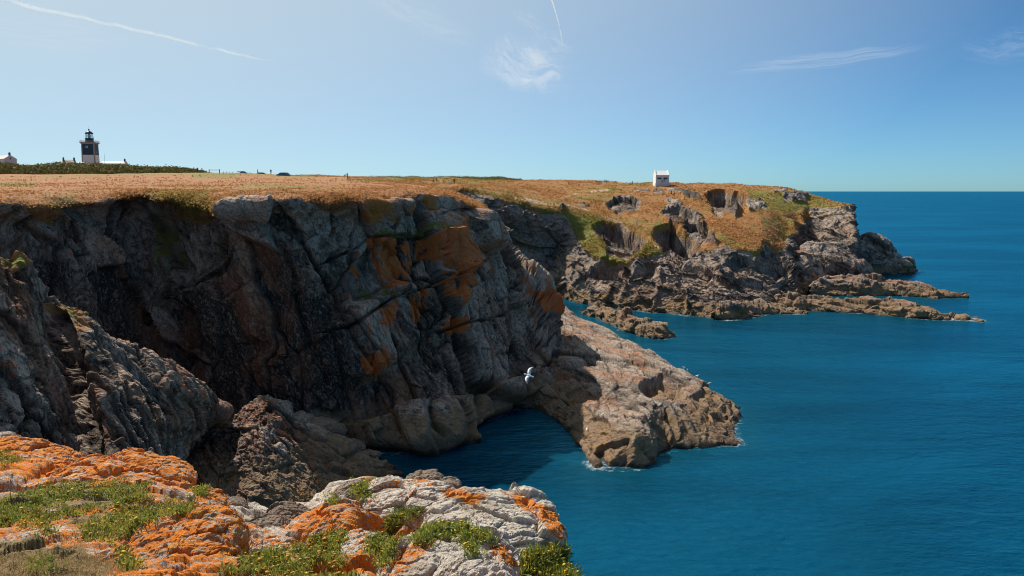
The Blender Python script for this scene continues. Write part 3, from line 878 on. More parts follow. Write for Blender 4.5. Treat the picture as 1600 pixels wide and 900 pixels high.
for (uc, vt, vb, hw, lab) in ((1481, 490, 499.5, 13, 'largest and nearest to the reef of three small islets'), (1506, 489.5, 500.5, 15, 'rounded middle islet of the three off the reef'), (1531, 497, 502.5, 12, 'flat outermost islet of the three off the reef')):
    o, _ = sea_ridge('islet', [(uc - hw - 2, vb - 1, uc - hw - 2, vb - 1), (uc - hw * .6, vt + 2, uc - hw * .6, vb), (uc, vt, uc, vb + .6), (uc + hw * .6, vt + 2.5, uc + hw * .6, vb), (uc + hw + 2, vb - .5, uc + hw + 2, vb - .5)],
                     [2, 6, 7, 6, 2], 44, 30, reef_mat, [(3, .8, (1.5, 1, .8)), (1.2, .35, (1.5, 1, 1))], 790 + uc)
    tag(o, lab, 'rock')

# ================================================================== left crag and dome, near the bay head
def crag_rows(cs):
    rows_ = []
    for (r, f1, f2, f3) in cs:
        r = V(*r); f1 = V(*f1); f2 = V(*f2); f3 = V(*f3)
        ur = project(r)[0]
        rows_.append([D(ur - 45, r[1] + 14, -1.), D(ur - 18, r[1] + 5.5, r[2] * .7), r, f1, f2, f3, f3 + np.array([0, 1.0, -6])])
    return rows_


def crag_feat(P, Nf, u, v, tr):
    d, par = poly_d(u, v, [(84, 455), (100, 520), (122, 600), (142, 700), (150, 790)], closed=False)
    P -= Nf * (.6 * np.exp(-(d / 5) ** 2) + .5 * np.exp(-(d / 26) ** 2))[..., None]
    groove(P, Nf, u, v, [(10, 430), (30, 500), (60, 560), (75, 650)], .8, 4)
    groove(P, Nf, u, v, [(170, 540), (200, 600), (215, 680)], .7, 4)
    scarp(P, Nf, u, v, [(150, 515), (200, 560), (260, 610), (345, 640)], .9, 26, 'n', 4)
    scarp(P, Nf, u, v, [(135, 500), (165, 570), (185, 640)], -.8, 30, 'n', 4)
    return 1 - .35 * np.exp(-(d / 30) ** 2)


def crag_attr(P, u, v, tr):
    S = np.broadcast_to(tr[None, :], u.shape)
    grass = region(u, v, [[(-20, 375), (30, 390), (45, 415), (25, 425), (-20, 415)], [(80, 452), (120, 478), (140, 492), (130, 500), (85, 470)], [(115, 495), (140, 500), (140, 520), (118, 518)]], 4) * .75
    return {'grass': grass, 'green': np.full(u.shape, .45), 'lichen': .30 * region(u, v, [[(-20, 420), (20, 430), (40, 560), (10, 600), (-20, 600)], [(150, 510), (240, 580), (345, 640), (250, 600)]], 12),
            'pale': -.18 + .28 * region(u, v, [[(-20, 430), (60, 470), (110, 620), (0, 680)], [(230, 545), (345, 625), (300, 620), (235, 580)]], 20) - .2 * region(u, v, [[(100, 560), (150, 560), (340, 660), (250, 720), (120, 720)]], 20),
            'ochre': .3 * region(u, v, [[(0, 385), (80, 440), (150, 500), (240, 560), (200, 560), (80, 480), (0, 420)]], 8)}


crag, CRAG_P = ridge('crag', crag_rows([((-260, 330, 44), (-260, 450, 41), (-270, 600, 37), (-280, 800, 32)), ((-110, 352, 52), (-110, 450, 48), (-110, 600, 44), (-110, 780, 38)),
                                        ((0, 388, 57), (0, 470, 53), (-5, 600, 48), (0, 780, 42)), ((45, 405, 60), (45, 480, 55), (55, 600, 51), (70, 780, 45)),
                                        ((80, 448, 63), (96, 520, 59.5), (115, 620, 56), (135, 780, 49)), ((112, 474, 63), (130, 540, 57), (160, 640, 53), (190, 790, 46)),
                                        ((165, 519, 67), (190, 580, 61), (215, 660, 57), (240, 780, 51)), ((230, 552, 71), (245, 600, 66), (252, 660, 63), (262, 745, 62)),
                                        ((300, 587, 75.5), (300, 625, 71.5), (298, 668, 70), (285, 712, 74)), ((338, 613, 79), (336, 638, 76.5), (330, 660, 76), (312, 690, 80)),
                                        ((354, 640, 82), (346, 650, 81), (338, 662, 80), (325, 680, 83)), ((350, 650, 88), (342, 656, 87), (335, 664, 87), (325, 676, 88))]),
                     520, 330, cliff_mat, [(6, .75, (2.2, 1, 1)), (2.4, .5, (2.2, 1, 1)), (1.0, .24, (2.0, 1, 1)), (.42, .10, (1.5, 1, 1))], 820, B=basis((.5, -.15, -.85), (.9, .4, .3)), kind='structure',
                     rough=(.16, 1.2), wr=[8, 14, 80, 120, 130, 6], features=crag_feat, attrs_fn=crag_attr)


def dome_rows():
    rows_ = []
    for (ut, vt, Yt, ub, Yb) in ((215, 760, 73, 215, 68), (250, 722, 75, 250, 67), (300, 692, 78, 300, 66), (348, 662, 81, 340, 66), (385, 634, 83, 375, 66.5), (412, 621, 84, 410, 67), (432, 630, 84, 440, 67.5), (465, 658, 84, 480, 69), (515, 690, 83, 520, 71), (560, 720, 82.5, 560, 74), (588, 746, 81, 586, 77), (600, 760, 80, 600, 79)):
        t = V(ut, vt, Yt); b = D(ub, Yb, -.3)
        f1 = t + (b - t) * np.array([.4, .38, .18]); f2 = t + (b - t) * np.array([.75, .78, .58])
        rows_.append([np.array([t[0] + 1, t[1] + 8, -1.5]), t + np.array([.5, 4, -t[2] * .35]), t, f1, f2, b, b + np.array([0, -.6, -2.5])])
    return rows_


def dome_feat(P, Nf, u, v, tr):
    groove(P, Nf, u, v, [(455, 660), (490, 700), (500, 790)], .9, 5)
    groove(P, Nf, u, v, [(360, 670), (345, 730), (340, 790)], .7, 5)
    scarp(P, Nf, u, v, [(420, 655), (455, 668), (500, 700), (560, 735)], .8, 30, 'n', 4)


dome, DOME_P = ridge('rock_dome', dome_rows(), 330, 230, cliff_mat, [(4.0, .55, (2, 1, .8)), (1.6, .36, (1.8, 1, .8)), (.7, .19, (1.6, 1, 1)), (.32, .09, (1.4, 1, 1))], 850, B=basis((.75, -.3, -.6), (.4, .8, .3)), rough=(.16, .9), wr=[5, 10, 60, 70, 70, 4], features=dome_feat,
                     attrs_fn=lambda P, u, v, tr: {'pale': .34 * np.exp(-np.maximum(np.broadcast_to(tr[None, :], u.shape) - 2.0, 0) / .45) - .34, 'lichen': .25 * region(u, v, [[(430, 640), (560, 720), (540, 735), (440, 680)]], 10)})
tag(dome, 'big pyramid-shaped dark rock with a sunlit ridge at the foot of the cliff', 'rock')

# ================================================================== the sea
def water_sheet():
    xs = np.concatenate([-np.geomspace(300000, 130, 40), np.arange(-120, 220, 1.0), np.geomspace(225, 300000, 46)])
    ys = np.concatenate([[-300000, -3000, -300, -50], np.arange(-20, 60, 4.0), np.arange(60, 340, 1.0), np.geomspace(343, 300000, 60)])
    X, Y = np.meshgrid(xs, ys, indexing='ij')
    # shallow water and wash close to the rocks: nearest rock vertex at the waterline
    g = np.zeros(X.shape)
    gx0, gy0 = -120, 60
    W = np.zeros((340, 280))
    for o in C.objects:
        if o.type != 'MESH' or o.name.startswith(('foreground',)):
            continue
        co = np.empty(len(o.data.vertices) * 3, np.float32)
        o.data.vertices.foreach_get('co', co)
        co = co.reshape(-1, 3)
        m = np.abs(co[:, 2]) < .45
        i = np.floor(co[m, 0] - gx0).astype(int); j = np.floor(co[m, 1] - gy0).astype(int)
        ok = (i >= 0) & (i < 340) & (j >= 0) & (j < 280)
        W[i[ok], j[ok]] = 1
    near = blur(W, 2)
    wide = blur(W, 14)
    near /= max(near.max(), 1e-6); wide /= max(wide.max(), 1e-6)
    ix = np.searchsorted(xs, -120); iy = np.searchsorted(ys, 60)
    foam = np.zeros(X.shape); shal = np.zeros(X.shape)
    foam[ix:ix + 340, iy:iy + 280] = near; shal[ix:ix + 340, iy:iy + 280] = wide
    P = np.stack([X, Y, np.zeros(X.shape)], -1)
    m, k, out = new_mat('sea_water')
    pos = k.n('ShaderNodeNewGeometry', out='Position')
    n1 = k.noise(k.vmath('MULTIPLY', pos, (.55, 1.0, 1)), 1.1, 5, .62, .4)
    n2 = k.noise(k.vmath('MULTIPLY', pos, (.6, 1.0, 1)), .22, 4, .55, .3)
    n3 = k.noise(k.vmath('MULTIPLY', pos, (.35, 1.0, 1)), .02, 4, .6, .5)
    h = k.math('ADD', k.math('MULTIPLY', n1, .30), k.math('MULTIPLY', n2, .8))
    depth = k.n('ShaderNodeCameraData', out='View Z Depth') if False else None
    deep = k.mix(k.step(k.math('ADD', k.math('MULTIPLY', n3, .6), k.math('MULTIPLY', k.noise(k.vmath('MULTIPLY', pos, (.25, 1.0, 1)), .07, 5, .65, .8), .4)), .40, .60), (0.0006, 0.027, 0.055), (0.0010, 0.056, 0.110))
    shallow = k.math('MULTIPLY', attr(k, 'shallow'), .75)
    c = k.mix(shallow, deep, (0.008, 0.066, 0.080))
    fo = k.math('ADD', attr(k, 'wash'), k.math('MULTIPLY', k.math('SUBTRACT', k.noise(pos, 1.5, 6, .75, .8), .5), 1.7))
    fm = k.math('MULTIPLY', k.step(fo, .62, .95), .55)
    c = k.mix(fm, c, (0.55, 0.60, 0.60))
    bump = k.n('ShaderNodeBump', {'Height': h, 'Distance': .9, 'Strength': .75})
    body = k.n('ShaderNodeBsdfDiffuse', {'Color': c, 'Normal': bump})
    gl = k.n('ShaderNodeBsdfGlossy', {'Color': (.16, .74, 1.0, 1), 'Roughness': .16, 'Normal': bump})
    fr = k.math('MINIMUM', k.n('ShaderNodeFresnel', {'IOR': 1.33, 'Normal': bump}), .34)
    fr = k.math('MULTIPLY', fr, k.math('SUBTRACT', 1.0, fm))
    k.t.links.new(k.n('ShaderNodeMixShader', {0: fr, 1: body, 2: gl}), out.inputs[0])
    return grid_mesh('sea', P, m, {'wash': foam, 'shallow': shal}, 'structure')


water_sheet()

# ================================================================== foreground: lichen-covered rocks at the photographer's feet
def coastal_rock(name, orange_amt, base=((0.20, 0.155, 0.12), (0.56, 0.47, 0.38), (0.76, 0.69, 0.59)), brown=0.0):
    m, k, out = new_mat(name)
    pos = k.n('ShaderNodeNewGeometry', out='Position')
    B = basis((.85, .35, -.3))
    ax = [k.dot(pos, tuple(B[:, i])) for i in range(3)]
    bed = k.n('ShaderNodeCombineXYZ', {0: k.math('MULTIPLY', ax[0], .35), 1: ax[1], 2: ax[2]})
    n1 = k.noise(pos, 1.6, 6, .62)
    n2 = k.noise(bed, 6.0, 8, .68, .4)
    n3 = k.noise(pos, 34.0, 6, .7)
    f = k.math('ADD', k.math('MULTIPLY', n1, .5), k.math('MULTIPLY', n2, .55))
    f = k.math('ADD', f, k.math('MULTIPLY', n3, .40))
    f = k.math('ADD', k.math('MULTIPLY', f, .72), k.math('MULTIPLY', attr(k, 'pale'), .25))
    c = k.ramp(f, [(.34, base[0]), (.50, base[1]), (.66, base[2])])
    # white crustose lichen, dark tar lichen
    c = k.mix(k.math('MULTIPLY', k.step(k.noise(pos, 11, 8, .72), .58, .64), .6), c, (.62, .59, .54))
    c = k.mix(k.math('MULTIPLY', k.step(k.noise(k.vmath('ADD', pos, (7, 3, 1)), 9, 8, .72), .60, .66), .75), c, (.085, .08, .075))
    c = k.mix(k.math('MULTIPLY', k.step(k.noise(k.vmath('ADD', pos, (1, 13, 4)), 2.2, 6, .6), .50, .68), .45), c, (.30, .20, .125))
    c = k.mix(brown, c, k.mix(n2, (.10, .07, .05), (.30, .215, .15)))
    # orange lichen: ragged patches, more of it on marked ground
    o1 = k.noise(k.vmath('ADD', bed, (3.3, 0, 0)), 9.0, 10, .76, .5)
    o2 = k.noise(pos, 38, 6, .72)
    of = k.math('ADD', k.math('ADD', k.math('MULTIPLY', o1, .85), k.math('MULTIPLY', o2, .55)), k.math('MULTIPLY', attr(k, 'lichen'), .26))
    om = k.step(of, .765 - orange_amt, .795 - orange_amt)
    oc = k.mix(k.noise(pos, 60, 3), (.66, .135, .003), (.95, .33, .012))
    oc = k.mix(k.step(k.noise(bed, 7, 6, .7), .56, .7), oc, (.85, .42, .04))
    oc = k.mix(k.math('MULTIPLY', k.step(k.noise(k.vmath('ADD', pos, (2, 2, 5)), 26, 6, .75), .50, .60), .55), oc, (.50, .10, .004))
    om = k.math('MULTIPLY', om, k.math('SUBTRACT', 1.0, k.math('MULTIPLY', k.step(k.noise(k.vmath('ADD', bed, (9, 1, 3)), 22, 7, .78, .4), .52, .59), .85)))
    c = k.mix(k.math('MULTIPLY', om, .94), c, oc)
    g = k.step(k.math('ADD', attr(k, 'grass'), k.math('MULTIPLY', k.math('SUBTRACT', k.noise(pos, 9, 6, .7), .5), .8)), .42, .6)
    c = k.mix(g, c, k.mix(k.noise(pos, 70, 5, .7), (.19, .14, .06), (.44, .32, .16)))
    h = k.math('ADD', k.math('MULTIPLY', n2, .8), k.math('MULTIPLY', k.noise(pos, 45, 8, .72), .55))
    h = k.math('ADD', h, k.math('MULTIPLY', om, .10))
    crack = k.n('ShaderNodeTexVoronoi', {'Vector': bed, 'Scale': 8.0}, out='Distance', feature='DISTANCE_TO_EDGE')
    h = k.math('ADD', h, k.math('MULTIPLY', k.step(crack, 0, .05), .12))
    principled(k, out, c, .92, h, .06, .95, .15)
    return m


fg_orange = coastal_rock('lichen_rock', .065)
fg_mixed = coastal_rock('grey_orange_rock', .02)
fg_pale = coastal_rock('pale_rock', -.03, ((.31, .25, .195), (.54, .44, .345), (.68, .60, .50)))
fg_brown = coastal_rock('crumbly_rock', -.05, ((.10, .075, .06), (.27, .20, .15), (.42, .34, .27)), .35)

# ground sheet: rim as seen against the cove, then falling away
fg = []
for (u0, vr, Yr, v1, Y1, v2, Y2) in ((-260, 660, 11.5, 760, 8.2, 850, 5.9), (-120, 672, 11.2, 760, 8.2, 850, 5.9), (0, 692, 10.8, 770, 8.0, 850, 5.9), (60, 708, 10.6, 775, 8.0, 850, 5.8), (130, 730, 10.2, 785, 7.8, 855, 5.8),
                                     (200, 732, 10.0, 795, 7.5, 860, 5.7), (260, 758, 9.6, 805, 7.4, 862, 5.7), (330, 776, 9.3, 818, 7.4, 868, 5.7), (390, 792, 9.2, 835, 7.4, 875, 5.7), (430, 800, 9.1, 840, 7.4, 878, 5.7),
                                     (480, 784, 9.8, 825, 7.8, 870, 5.8), (540, 764, 10.5, 810, 8.0, 865, 5.8), (600, 748, 11.0, 800, 8.0, 860, 5.8), (660, 742, 11.0, 795, 8.0, 860, 5.7), (720, 752, 10.4, 800, 7.8, 862, 5.6),
                                     (780, 790, 9.0, 830, 7.2, 872, 5.5), (830, 830, 7.8, 855, 6.6, 882, 5.4), (870, 870, 6.5, 885, 6.0, 900, 5.3), (910, 905, 5.6, 915, 5.3, 925, 5.0), (960, 960, 4.8, 968, 4.6, 975, 4.5), (1050, 1050, 4.0, 1055, 3.9, 1060, 3.8)):
    rim = V(u0, vr, Yr)
    near = V(u0, 1000, 3.6) if vr < 960 else V(u0, vr + 60, 3.3)
    fg.append([rim + np.array([0, 9, -29.5]), rim + np.array([0, 5, -16]), rim + np.array([0, 1.6, -3.2]), rim + np.array([0, .45, -.7]), rim, V(u0, v1, Y1), V(u0, v2, Y2), near, np.array([near[0] * .6, .5, near[2] + .1]), np.array([near[0] * .6, -6, near[2] + .5])])
P, tc, tr = loft(fg, 520, 330, wr=[4, 5, 6, 8, 80, 80, 90, 12, 6])
P = blur(P, 2)
u, v = project(P)
P[..., 2] -= .26 * smooth(u, 560, 640) * smooth(v, 700, 760) * (v < 990)
N = normals(P)
if N[200, 200, 2] < 0:
    N = -N
Bf = basis((.85, .35, -.3), (.2, 1, .4))
Nf = blur(N, 10); Nf /= np.maximum(np.linalg.norm(Nf, axis=-1, keepdims=True), 1e-6)
P, blocks = rockify(P, Nf, np.ones(u.shape), Bf, [(1.5, .12, (1.7, 1, .8)), (.6, .09, (1.8, 1, .8)), (.24, .045, (1.6, 1, .8)), (.1, .018, (1.5, 1, 1))], 900, (.03, .35), crack=.3)
lich = .25 + .15 * smooth(u, 520, 600) + .5 * smooth(fbm(P, 1.6, 3, 930), -.2, .4) - .8 * region(u, v, [[(330, 770), (480, 775), (560, 755), (540, 800), (430, 850), (380, 830)]], 15)
grass = region(u, v, [[(-60, 870), (60, 862), (130, 868), (180, 905), (150, 940), (-60, 960)], [(95, 828), (160, 815), (200, 820), (190, 842), (110, 845)], [(-40, 780), (200, 760), (215, 800), (40, 830), (-40, 830)]], 8) * .8
foreground = grid_mesh('foreground_ledge', P, fg_mixed, {'lichen': lich, 'grass': grass, 'pale': np.zeros(u.shape)}, 'structure')
FG = [(P.reshape(-1, 3))]


def boulder(label, u0, v0, Y, w_px, h_px, depth, mat, seed, n=56, tilt=(0, 0, 0), power=2.6, lich=.2, pale=0.0, flat=0.0, layers=None, name='boulder', group=None, cat='rock', sink=.0, attrs_fn=None):
    """an angular boulder: a squared-off ball broken into facets; w_px, h_px = its outline in the photograph at depth Y"""
    c = V(u0, v0 + .07 * h_px, Y)
    dep = Y * math.cos(PITCH) - (c[2] - H) * math.sin(PITCH)
    sx, sz = w_px / FPX * dep / 2, h_px / FPX * dep / 2
    sx *= .90; sz *= .80
    sy = depth / 2
    t = np.linspace(-1, 1, n + 1)
    t = np.tan(t * math.pi / 4)
    a, b = np.meshgrid(t, t, indexing='ij')
    o = np.ones_like(a)
    verts, faces, off = [], [], 0
    idx = np.arange((n + 1) ** 2).reshape(n + 1, n + 1)
    q = np.stack([idx[:-1, :-1], idx[1:, :-1], idx[1:, 1:], idx[:-1, 1:]], -1).reshape(-1, 4)
    for A in ((a, b, o), (b, a, -o), (o, a, b), (-o, b, a), (b, o, a), (a, -o, b)):
        verts.append(np.stack(A, -1).reshape(-1, 3)); faces.append(q + off); off += (n + 1) ** 2
    Vt = np.concatenate(verts)
    r = (np.abs(Vt) ** power).sum(1, keepdims=True) ** (1 / power)
    Vt = Vt / r
    sc = np.array([sx, sy, sz])
    Pm = Vt * sc
    nrm = Vt / sc; nrm /= np.linalg.norm(nrm, axis=1, keepdims=True)
    Rm = np.array(Euler([R(x) for x in tilt]).to_matrix())
    Pm = Pm @ Rm.T; nrm = nrm @ Rm.T
    Pm = Pm + c
    s = max(sx, sz)
    lay = layers or [(.95, .13, (1.5, 1, .9)), (.42, .085, (1.7, 1, .8)), (.17, .028, (1.6, 1, .8)), (.07, .013, (1.4, 1, 1))]
    d = 0
    P3 = Pm[:, None, :]
    wob = P3 + np.stack([fbm(P3, .6 * s, 2, seed + 90 + i) for i in range(3)], -1) * .18 * s
    for j, (size, amp, an) in enumerate(lay):
        hgt, e = facets(wob, size * s, an, Bf, seed + 7 * j)
        d = d + amp * s * hgt[:, 0] - .3 * amp * s * np.exp(-(e[:, 0] / .07) ** 2)
    d = d + .035 * s * fbm(P3, .3 * s, 4, seed + 60, ridged=True)[:, 0]
    Pm = Pm + nrm * d[:, None]
    uu, vv = project(Pm)
    at = {'lichen': np.full(len(Pm), lich) + .25 * fbm(P3, .7 * s, 2, seed + 70)[:, 0], 'pale': np.full(len(Pm), pale)}
    if attrs_fn:
        at.update(attrs_fn(uu, vv, at))
    ob = raw_mesh(name, Pm, np.concatenate(faces), mat, at, None, False)
    # origin at the base of the boulder
    base = Vector((c[0], c[1], c[2] - sz))
    ob.data.transform(Matrix.Translation(-base)); ob.location = base
    tag(ob, label, cat, group)
    if Y < 15:
        FG.append(Pm)
    return ob


def edge_lichen(u, v, at):
    return {'lichen': -.25 + 1.1 * region(u, v, [[(780, 765), (830, 778), (868, 800), (888, 832), (878, 850), (850, 820), (800, 785)], [(690, 755), (760, 775), (745, 790), (690, 775)]], 8)}


def front_lichen(u, v, at):
    return {'lichen': -.3 + .95 * region(u, v, [[(585, 880), (640, 850), (690, 832), (680, 850), (640, 890), (600, 905)], [(720, 836), (790, 852), (818, 885), (800, 890), (760, 860)], [(690, 835), (715, 840), (712, 850), (690, 850)]], 7)}


boulder('big boulder crusted with bright orange lichen in the left foreground', 282, 872, 5.35, 222, 150, 1.1, fg_orange, 1000, 84, (8, -4, 10), 2.7, .35)
boulder('large flat-topped pale grey boulder overhanging the sea at the right of the ledge', 768, 826, 6.7, 236, 112, 1.3, fg_pale, 1040, 84, (6, 8, -8), 3.2, -.2, .3, attrs_fn=edge_lichen)
boulder('pale cracked boulder edged with orange lichen at the bottom centre', 704, 890, 5.2, 232, 118, 1.0, fg_pale, 1080, 80, (10, 2, 6), 2.6, -.1, .35, attrs_fn=front_lichen)
boulder('long orange lichen slab along the upper left rim of the ledge', 190, 752, 9.3, 250, 62, 1.5, fg_orange, 1120, 70, (6, 9, 4), 2.5, .32)
boulder('rim rock thick with orange lichen at the left edge of the picture', 40, 722, 10.0, 170, 62, 1.2, fg_orange, 1150, 52, (0, 8, 0), 2.5, .32)
boulder('grey rounded rock under the orange slab near the left edge', 30, 752, 9.2, 60, 40, .6, fg_pale, 1170, 36, (0, 0, 0), 2.3, -.4, -.2)
boulder('grey and orange knobbly rock in the lower left corner', 46, 842, 6.3, 150, 84, .9, fg_orange, 1190, 60, (5, 6, 8), 2.5, .12)
boulder('low orange-splashed rock between the green mats on the left', 62, 792, 7.6, 150, 30, .5, fg_orange, 1210, 44, (4, -3, 0), 2.4, .3)
boulder('small orange rock ringed by green plants', 122, 812, 7.1, 72, 34, .4, fg_orange, 1230, 36, (4, -6, 0), 2.4, .4)
boulder('orange and white rock right of the upper green mat', 200, 796, 7.4, 74, 40, .5, fg_orange, 1250, 36, (4, -4, 0), 2.4, .25)
boulder('red-orange flat rock above the big lichen boulder', 305, 790, 8.0, 110, 56, .7, fg_mixed, 1270, 44, (4, 8, 0), 2.5, .45)
boulder('lumpy brown rock standing on the rim of the gap', 356, 794, 8.7, 68, 48, .5, fg_brown, 1290, 40, (0, 0, 10), 2.6, -.3)
boulder('crumbly brown rock wedge in the gap between the orange rocks', 398, 832, 7.9, 110, 62, .6, fg_brown, 1310, 48, (0, -14, 0), 2.8, -.3)
boulder('crumbly brown rock on the right side of the gap', 452, 812, 8.4, 80, 60, .6, fg_brown, 1330, 44, (0, 18, 0), 2.8, -.3)
boulder('orange-streaked slab sloping down to the gap', 500, 830, 7.2, 150, 78, .8, fg_mixed, 1350, 54, (6, -14, 0), 2.6, .42)
boulder('low lichen rock at the foot of the big orange boulder', 190, 884, 5.2, 130, 52, .5, fg_orange, 1370, 48, (6, -4, 0), 2.4, .2)
boulder('wavy grey rock with orange stains below the rim', 640, 782, 7.9, 170, 62, .9, fg_mixed, 1390, 56, (8, 5, 0), 2.6, .05, .25)
boulder('brown rim rock with a shaded side at the top of the ledge', 664, 750, 10.2, 66, 32, .5, fg_brown, 1410, 34, (0, 0, 0), 2.6, -.2)
boulder('small pale rim rock beside the brown rim rock', 704, 758, 9.8, 36, 28, .35, fg_brown, 1430, 30, (0, 10, 0), 2.6, -.2, .2)
boulder('brown layered rock on the rim left of the pale slope', 560, 768, 9.6, 90, 40, .6, fg_brown, 1450, 38, (0, -10, 0), 2.7, -.15)
boulder('grey rock sloping between two green tufts', 548, 866, 6.0, 110, 74, .6, fg_mixed, 1470, 44, (4, -8, 0), 2.6, .0, .2)
boulder('white-streaked rock ridge below the crumbly gap', 440, 872, 5.9, 110, 40, .5, fg_mixed, 1490, 40, (6, 16, 0), 2.4, .2, .2)
boulder('pale rock corner at the left rim under the crag', 6, 690, 10.6, 34, 42, .4, fg_pale, 1510, 26, (0, 0, 0), 2.6, -.4)
# rocks lying lower down
boulder('reddish block wedged between the crag and the pyramid-shaped rock', 348, 640, 79, 30, 34, 2.0, shelf_mat, 1600, 30, (0, 24, 0), 3.2)
boulder('grey block standing at the inner corner of the rock shelf', 892, 577, 118, 52, 58, 5, cliff_mat, 1620, 44, (0, 8, 12), 3.2, 0, .3)
for i, (uu, vv, Y, w, h, lab) in enumerate(((436, 640, 90, 44, 40, 'grey fallen block behind the pyramid-shaped rock'), (475, 655, 91, 46, 30, 'fallen block at the foot of the dark cliff'), (512, 668, 90, 60, 34, 'broad fallen block below the cave'),
                                            (548, 697, 88, 44, 28, 'round fallen boulder beside the water'), (575, 708, 87.5, 40, 14, 'flat wet rock at the water edge of the cove'), (617, 739, 82.5, 24, 9, 'small wet rock standing in the dark cove water'), (585, 727, 84, 30, 8, 'low wet rock awash in the cove'))):
    boulder(lab, uu, vv, Y, w, h, w / 14, cliff_mat, 1640 + 20 * i, 28, (0, 10, 15 * i), 2.8, pale=.25)

# ------------------------------------------------------------------ plants on the ledge
allv = np.concatenate(FG)
au, av = project(allv)
ok = (au > -80) & (au < 1000) & (av > 640) & (av < 960) & (allv[:, 1] > 2)
allv, au, av = allv[ok], au[ok], av[ok]
cell = 2
key = (np.floor((au + 100) / cell).astype(int) * 1000 + np.floor(av / cell).astype(int))
order = np.lexsort((allv[:, 1], key))
k_s = key[order]
first = np.ones(len(k_s), bool); first[1:] = k_s[1:] != k_s[:-1]
vis = order[first]
VP, VU, VV = allv[vis], au[vis], av[vis]


def leaf_mat(name, a, b, spec=.25):
    m, k, out = new_mat(name)
    info = k.n('ShaderNodeAttribute', out='Fac', attribute_name='tint')
    col = k.mix(info, a, b)
    s = k.n('ShaderNodeBsdfPrincipled', {'Base Color': col, 'Roughness': .6, 'Specular IOR Level': spec})
    tr_ = k.n('ShaderNodeBsdfTranslucent', {'Color': col})
    mx = k.n('ShaderNodeMixShader', {0: .25, 1: s, 2: tr_})
    k.t.links.new(mx, out.inputs[0])
    return m


samphire_leaf = leaf_mat('samphire_leaf', (0.10, 0.165, 0.04), (0.56, 0.52, 0.09))
samphire_flower = leaf_mat('samphire_flower', (0.36, 0.33, 0.055), (0.66, 0.46, 0.035))
orange_flower = leaf_mat('fading_flower', (0.42, 0.16, 0.02), (0.55, 0.33, 0.04))
dry_blade = leaf_mat('dry_grass_blade', (0.30, 0.20, 0.09), (0.60, 0.44, 0.22))


def leaf_mesh(roots, n_leaf, length, width, spread_, lean, r):
    """fleshy finger leaves: narrow folded blades fanning out of every root; returns verts, tris, tint"""
    n = len(roots) * n_leaf
    base = np.repeat(roots, n_leaf, 0) + np.c_[r.normal(0, spread_, n), r.normal(0, spread_, n), r.normal(0, spread_ * .3, n)]
    th = r.uniform(0, 2 * np.pi, n); ph = np.abs(r.normal(0, lean, n))
    dirv = np.c_[np.sin(ph) * np.cos(th), np.sin(ph) * np.sin(th), np.cos(ph)]
    L = length * r.uniform(.55, 1.35, n)[:, None]
    side = np.c_[-np.sin(th + 1.0), np.cos(th + 1.0), r.uniform(-.3, .3, n)] * (width / 2)
    mid = base + dirv * L * .55
    tip = base + dirv * L + np.c_[np.zeros(n), np.zeros(n), -L[:, 0] * .1 * ph]
    Vv = np.stack([base, mid + side, tip, mid - side], 1).reshape(-1, 3)
    i = np.arange(n)[:, None] * 4
    F = np.concatenate([i + np.array([0, 1, 2]), i + np.array([0, 2, 3])])
    tint = np.repeat(np.clip(r.normal(.42, .28, n), 0, 1), 4)
    return Vv, F, tint


def umbel_mesh(roots, height, rad, r):
    """flat-topped flower heads: small five-spoked cups on stalks"""
    n = len(roots)
    c = roots + np.c_[r.normal(0, .02, n), r.normal(0, .02, n), height * r.uniform(.7, 1.25, n)]
    VS, FS, TS = [], [], []
    k = 7
    off = 0
    for i in range(n):
        a = r.uniform(0, 6.28); rr = rad * r.uniform(.6, 1.2)
        tx, ty = r.normal(0, .25), r.normal(0, .25)
        ang = a + np.arange(k) * 2 * np.pi / k
        rim_ = np.c_[np.cos(ang) * rr, np.sin(ang) * rr, (np.cos(ang) * tx + np.sin(ang) * ty) * rr + r.uniform(-.15, .15, k) * rr] + c[i]
        VS.append(np.vstack([c[i] + [0, 0, rr * .35], rim_, c[i] - [0, 0, rr * .7], roots[i]]))
        f = [[0, 1 + j, 1 + (j + 1) % k] for j in range(k)] + [[k + 1, 1 + (j + 1) % k, 1 + j] for j in range(k)]
        f += [[k + 1, 1, k + 2]]
        FS.append(np.array(f) + off); off += k + 3
        TS.append(np.full(k + 3, r.uniform(0, 1)))
    return np.concatenate(VS), np.concatenate(FS), np.concatenate(TS)


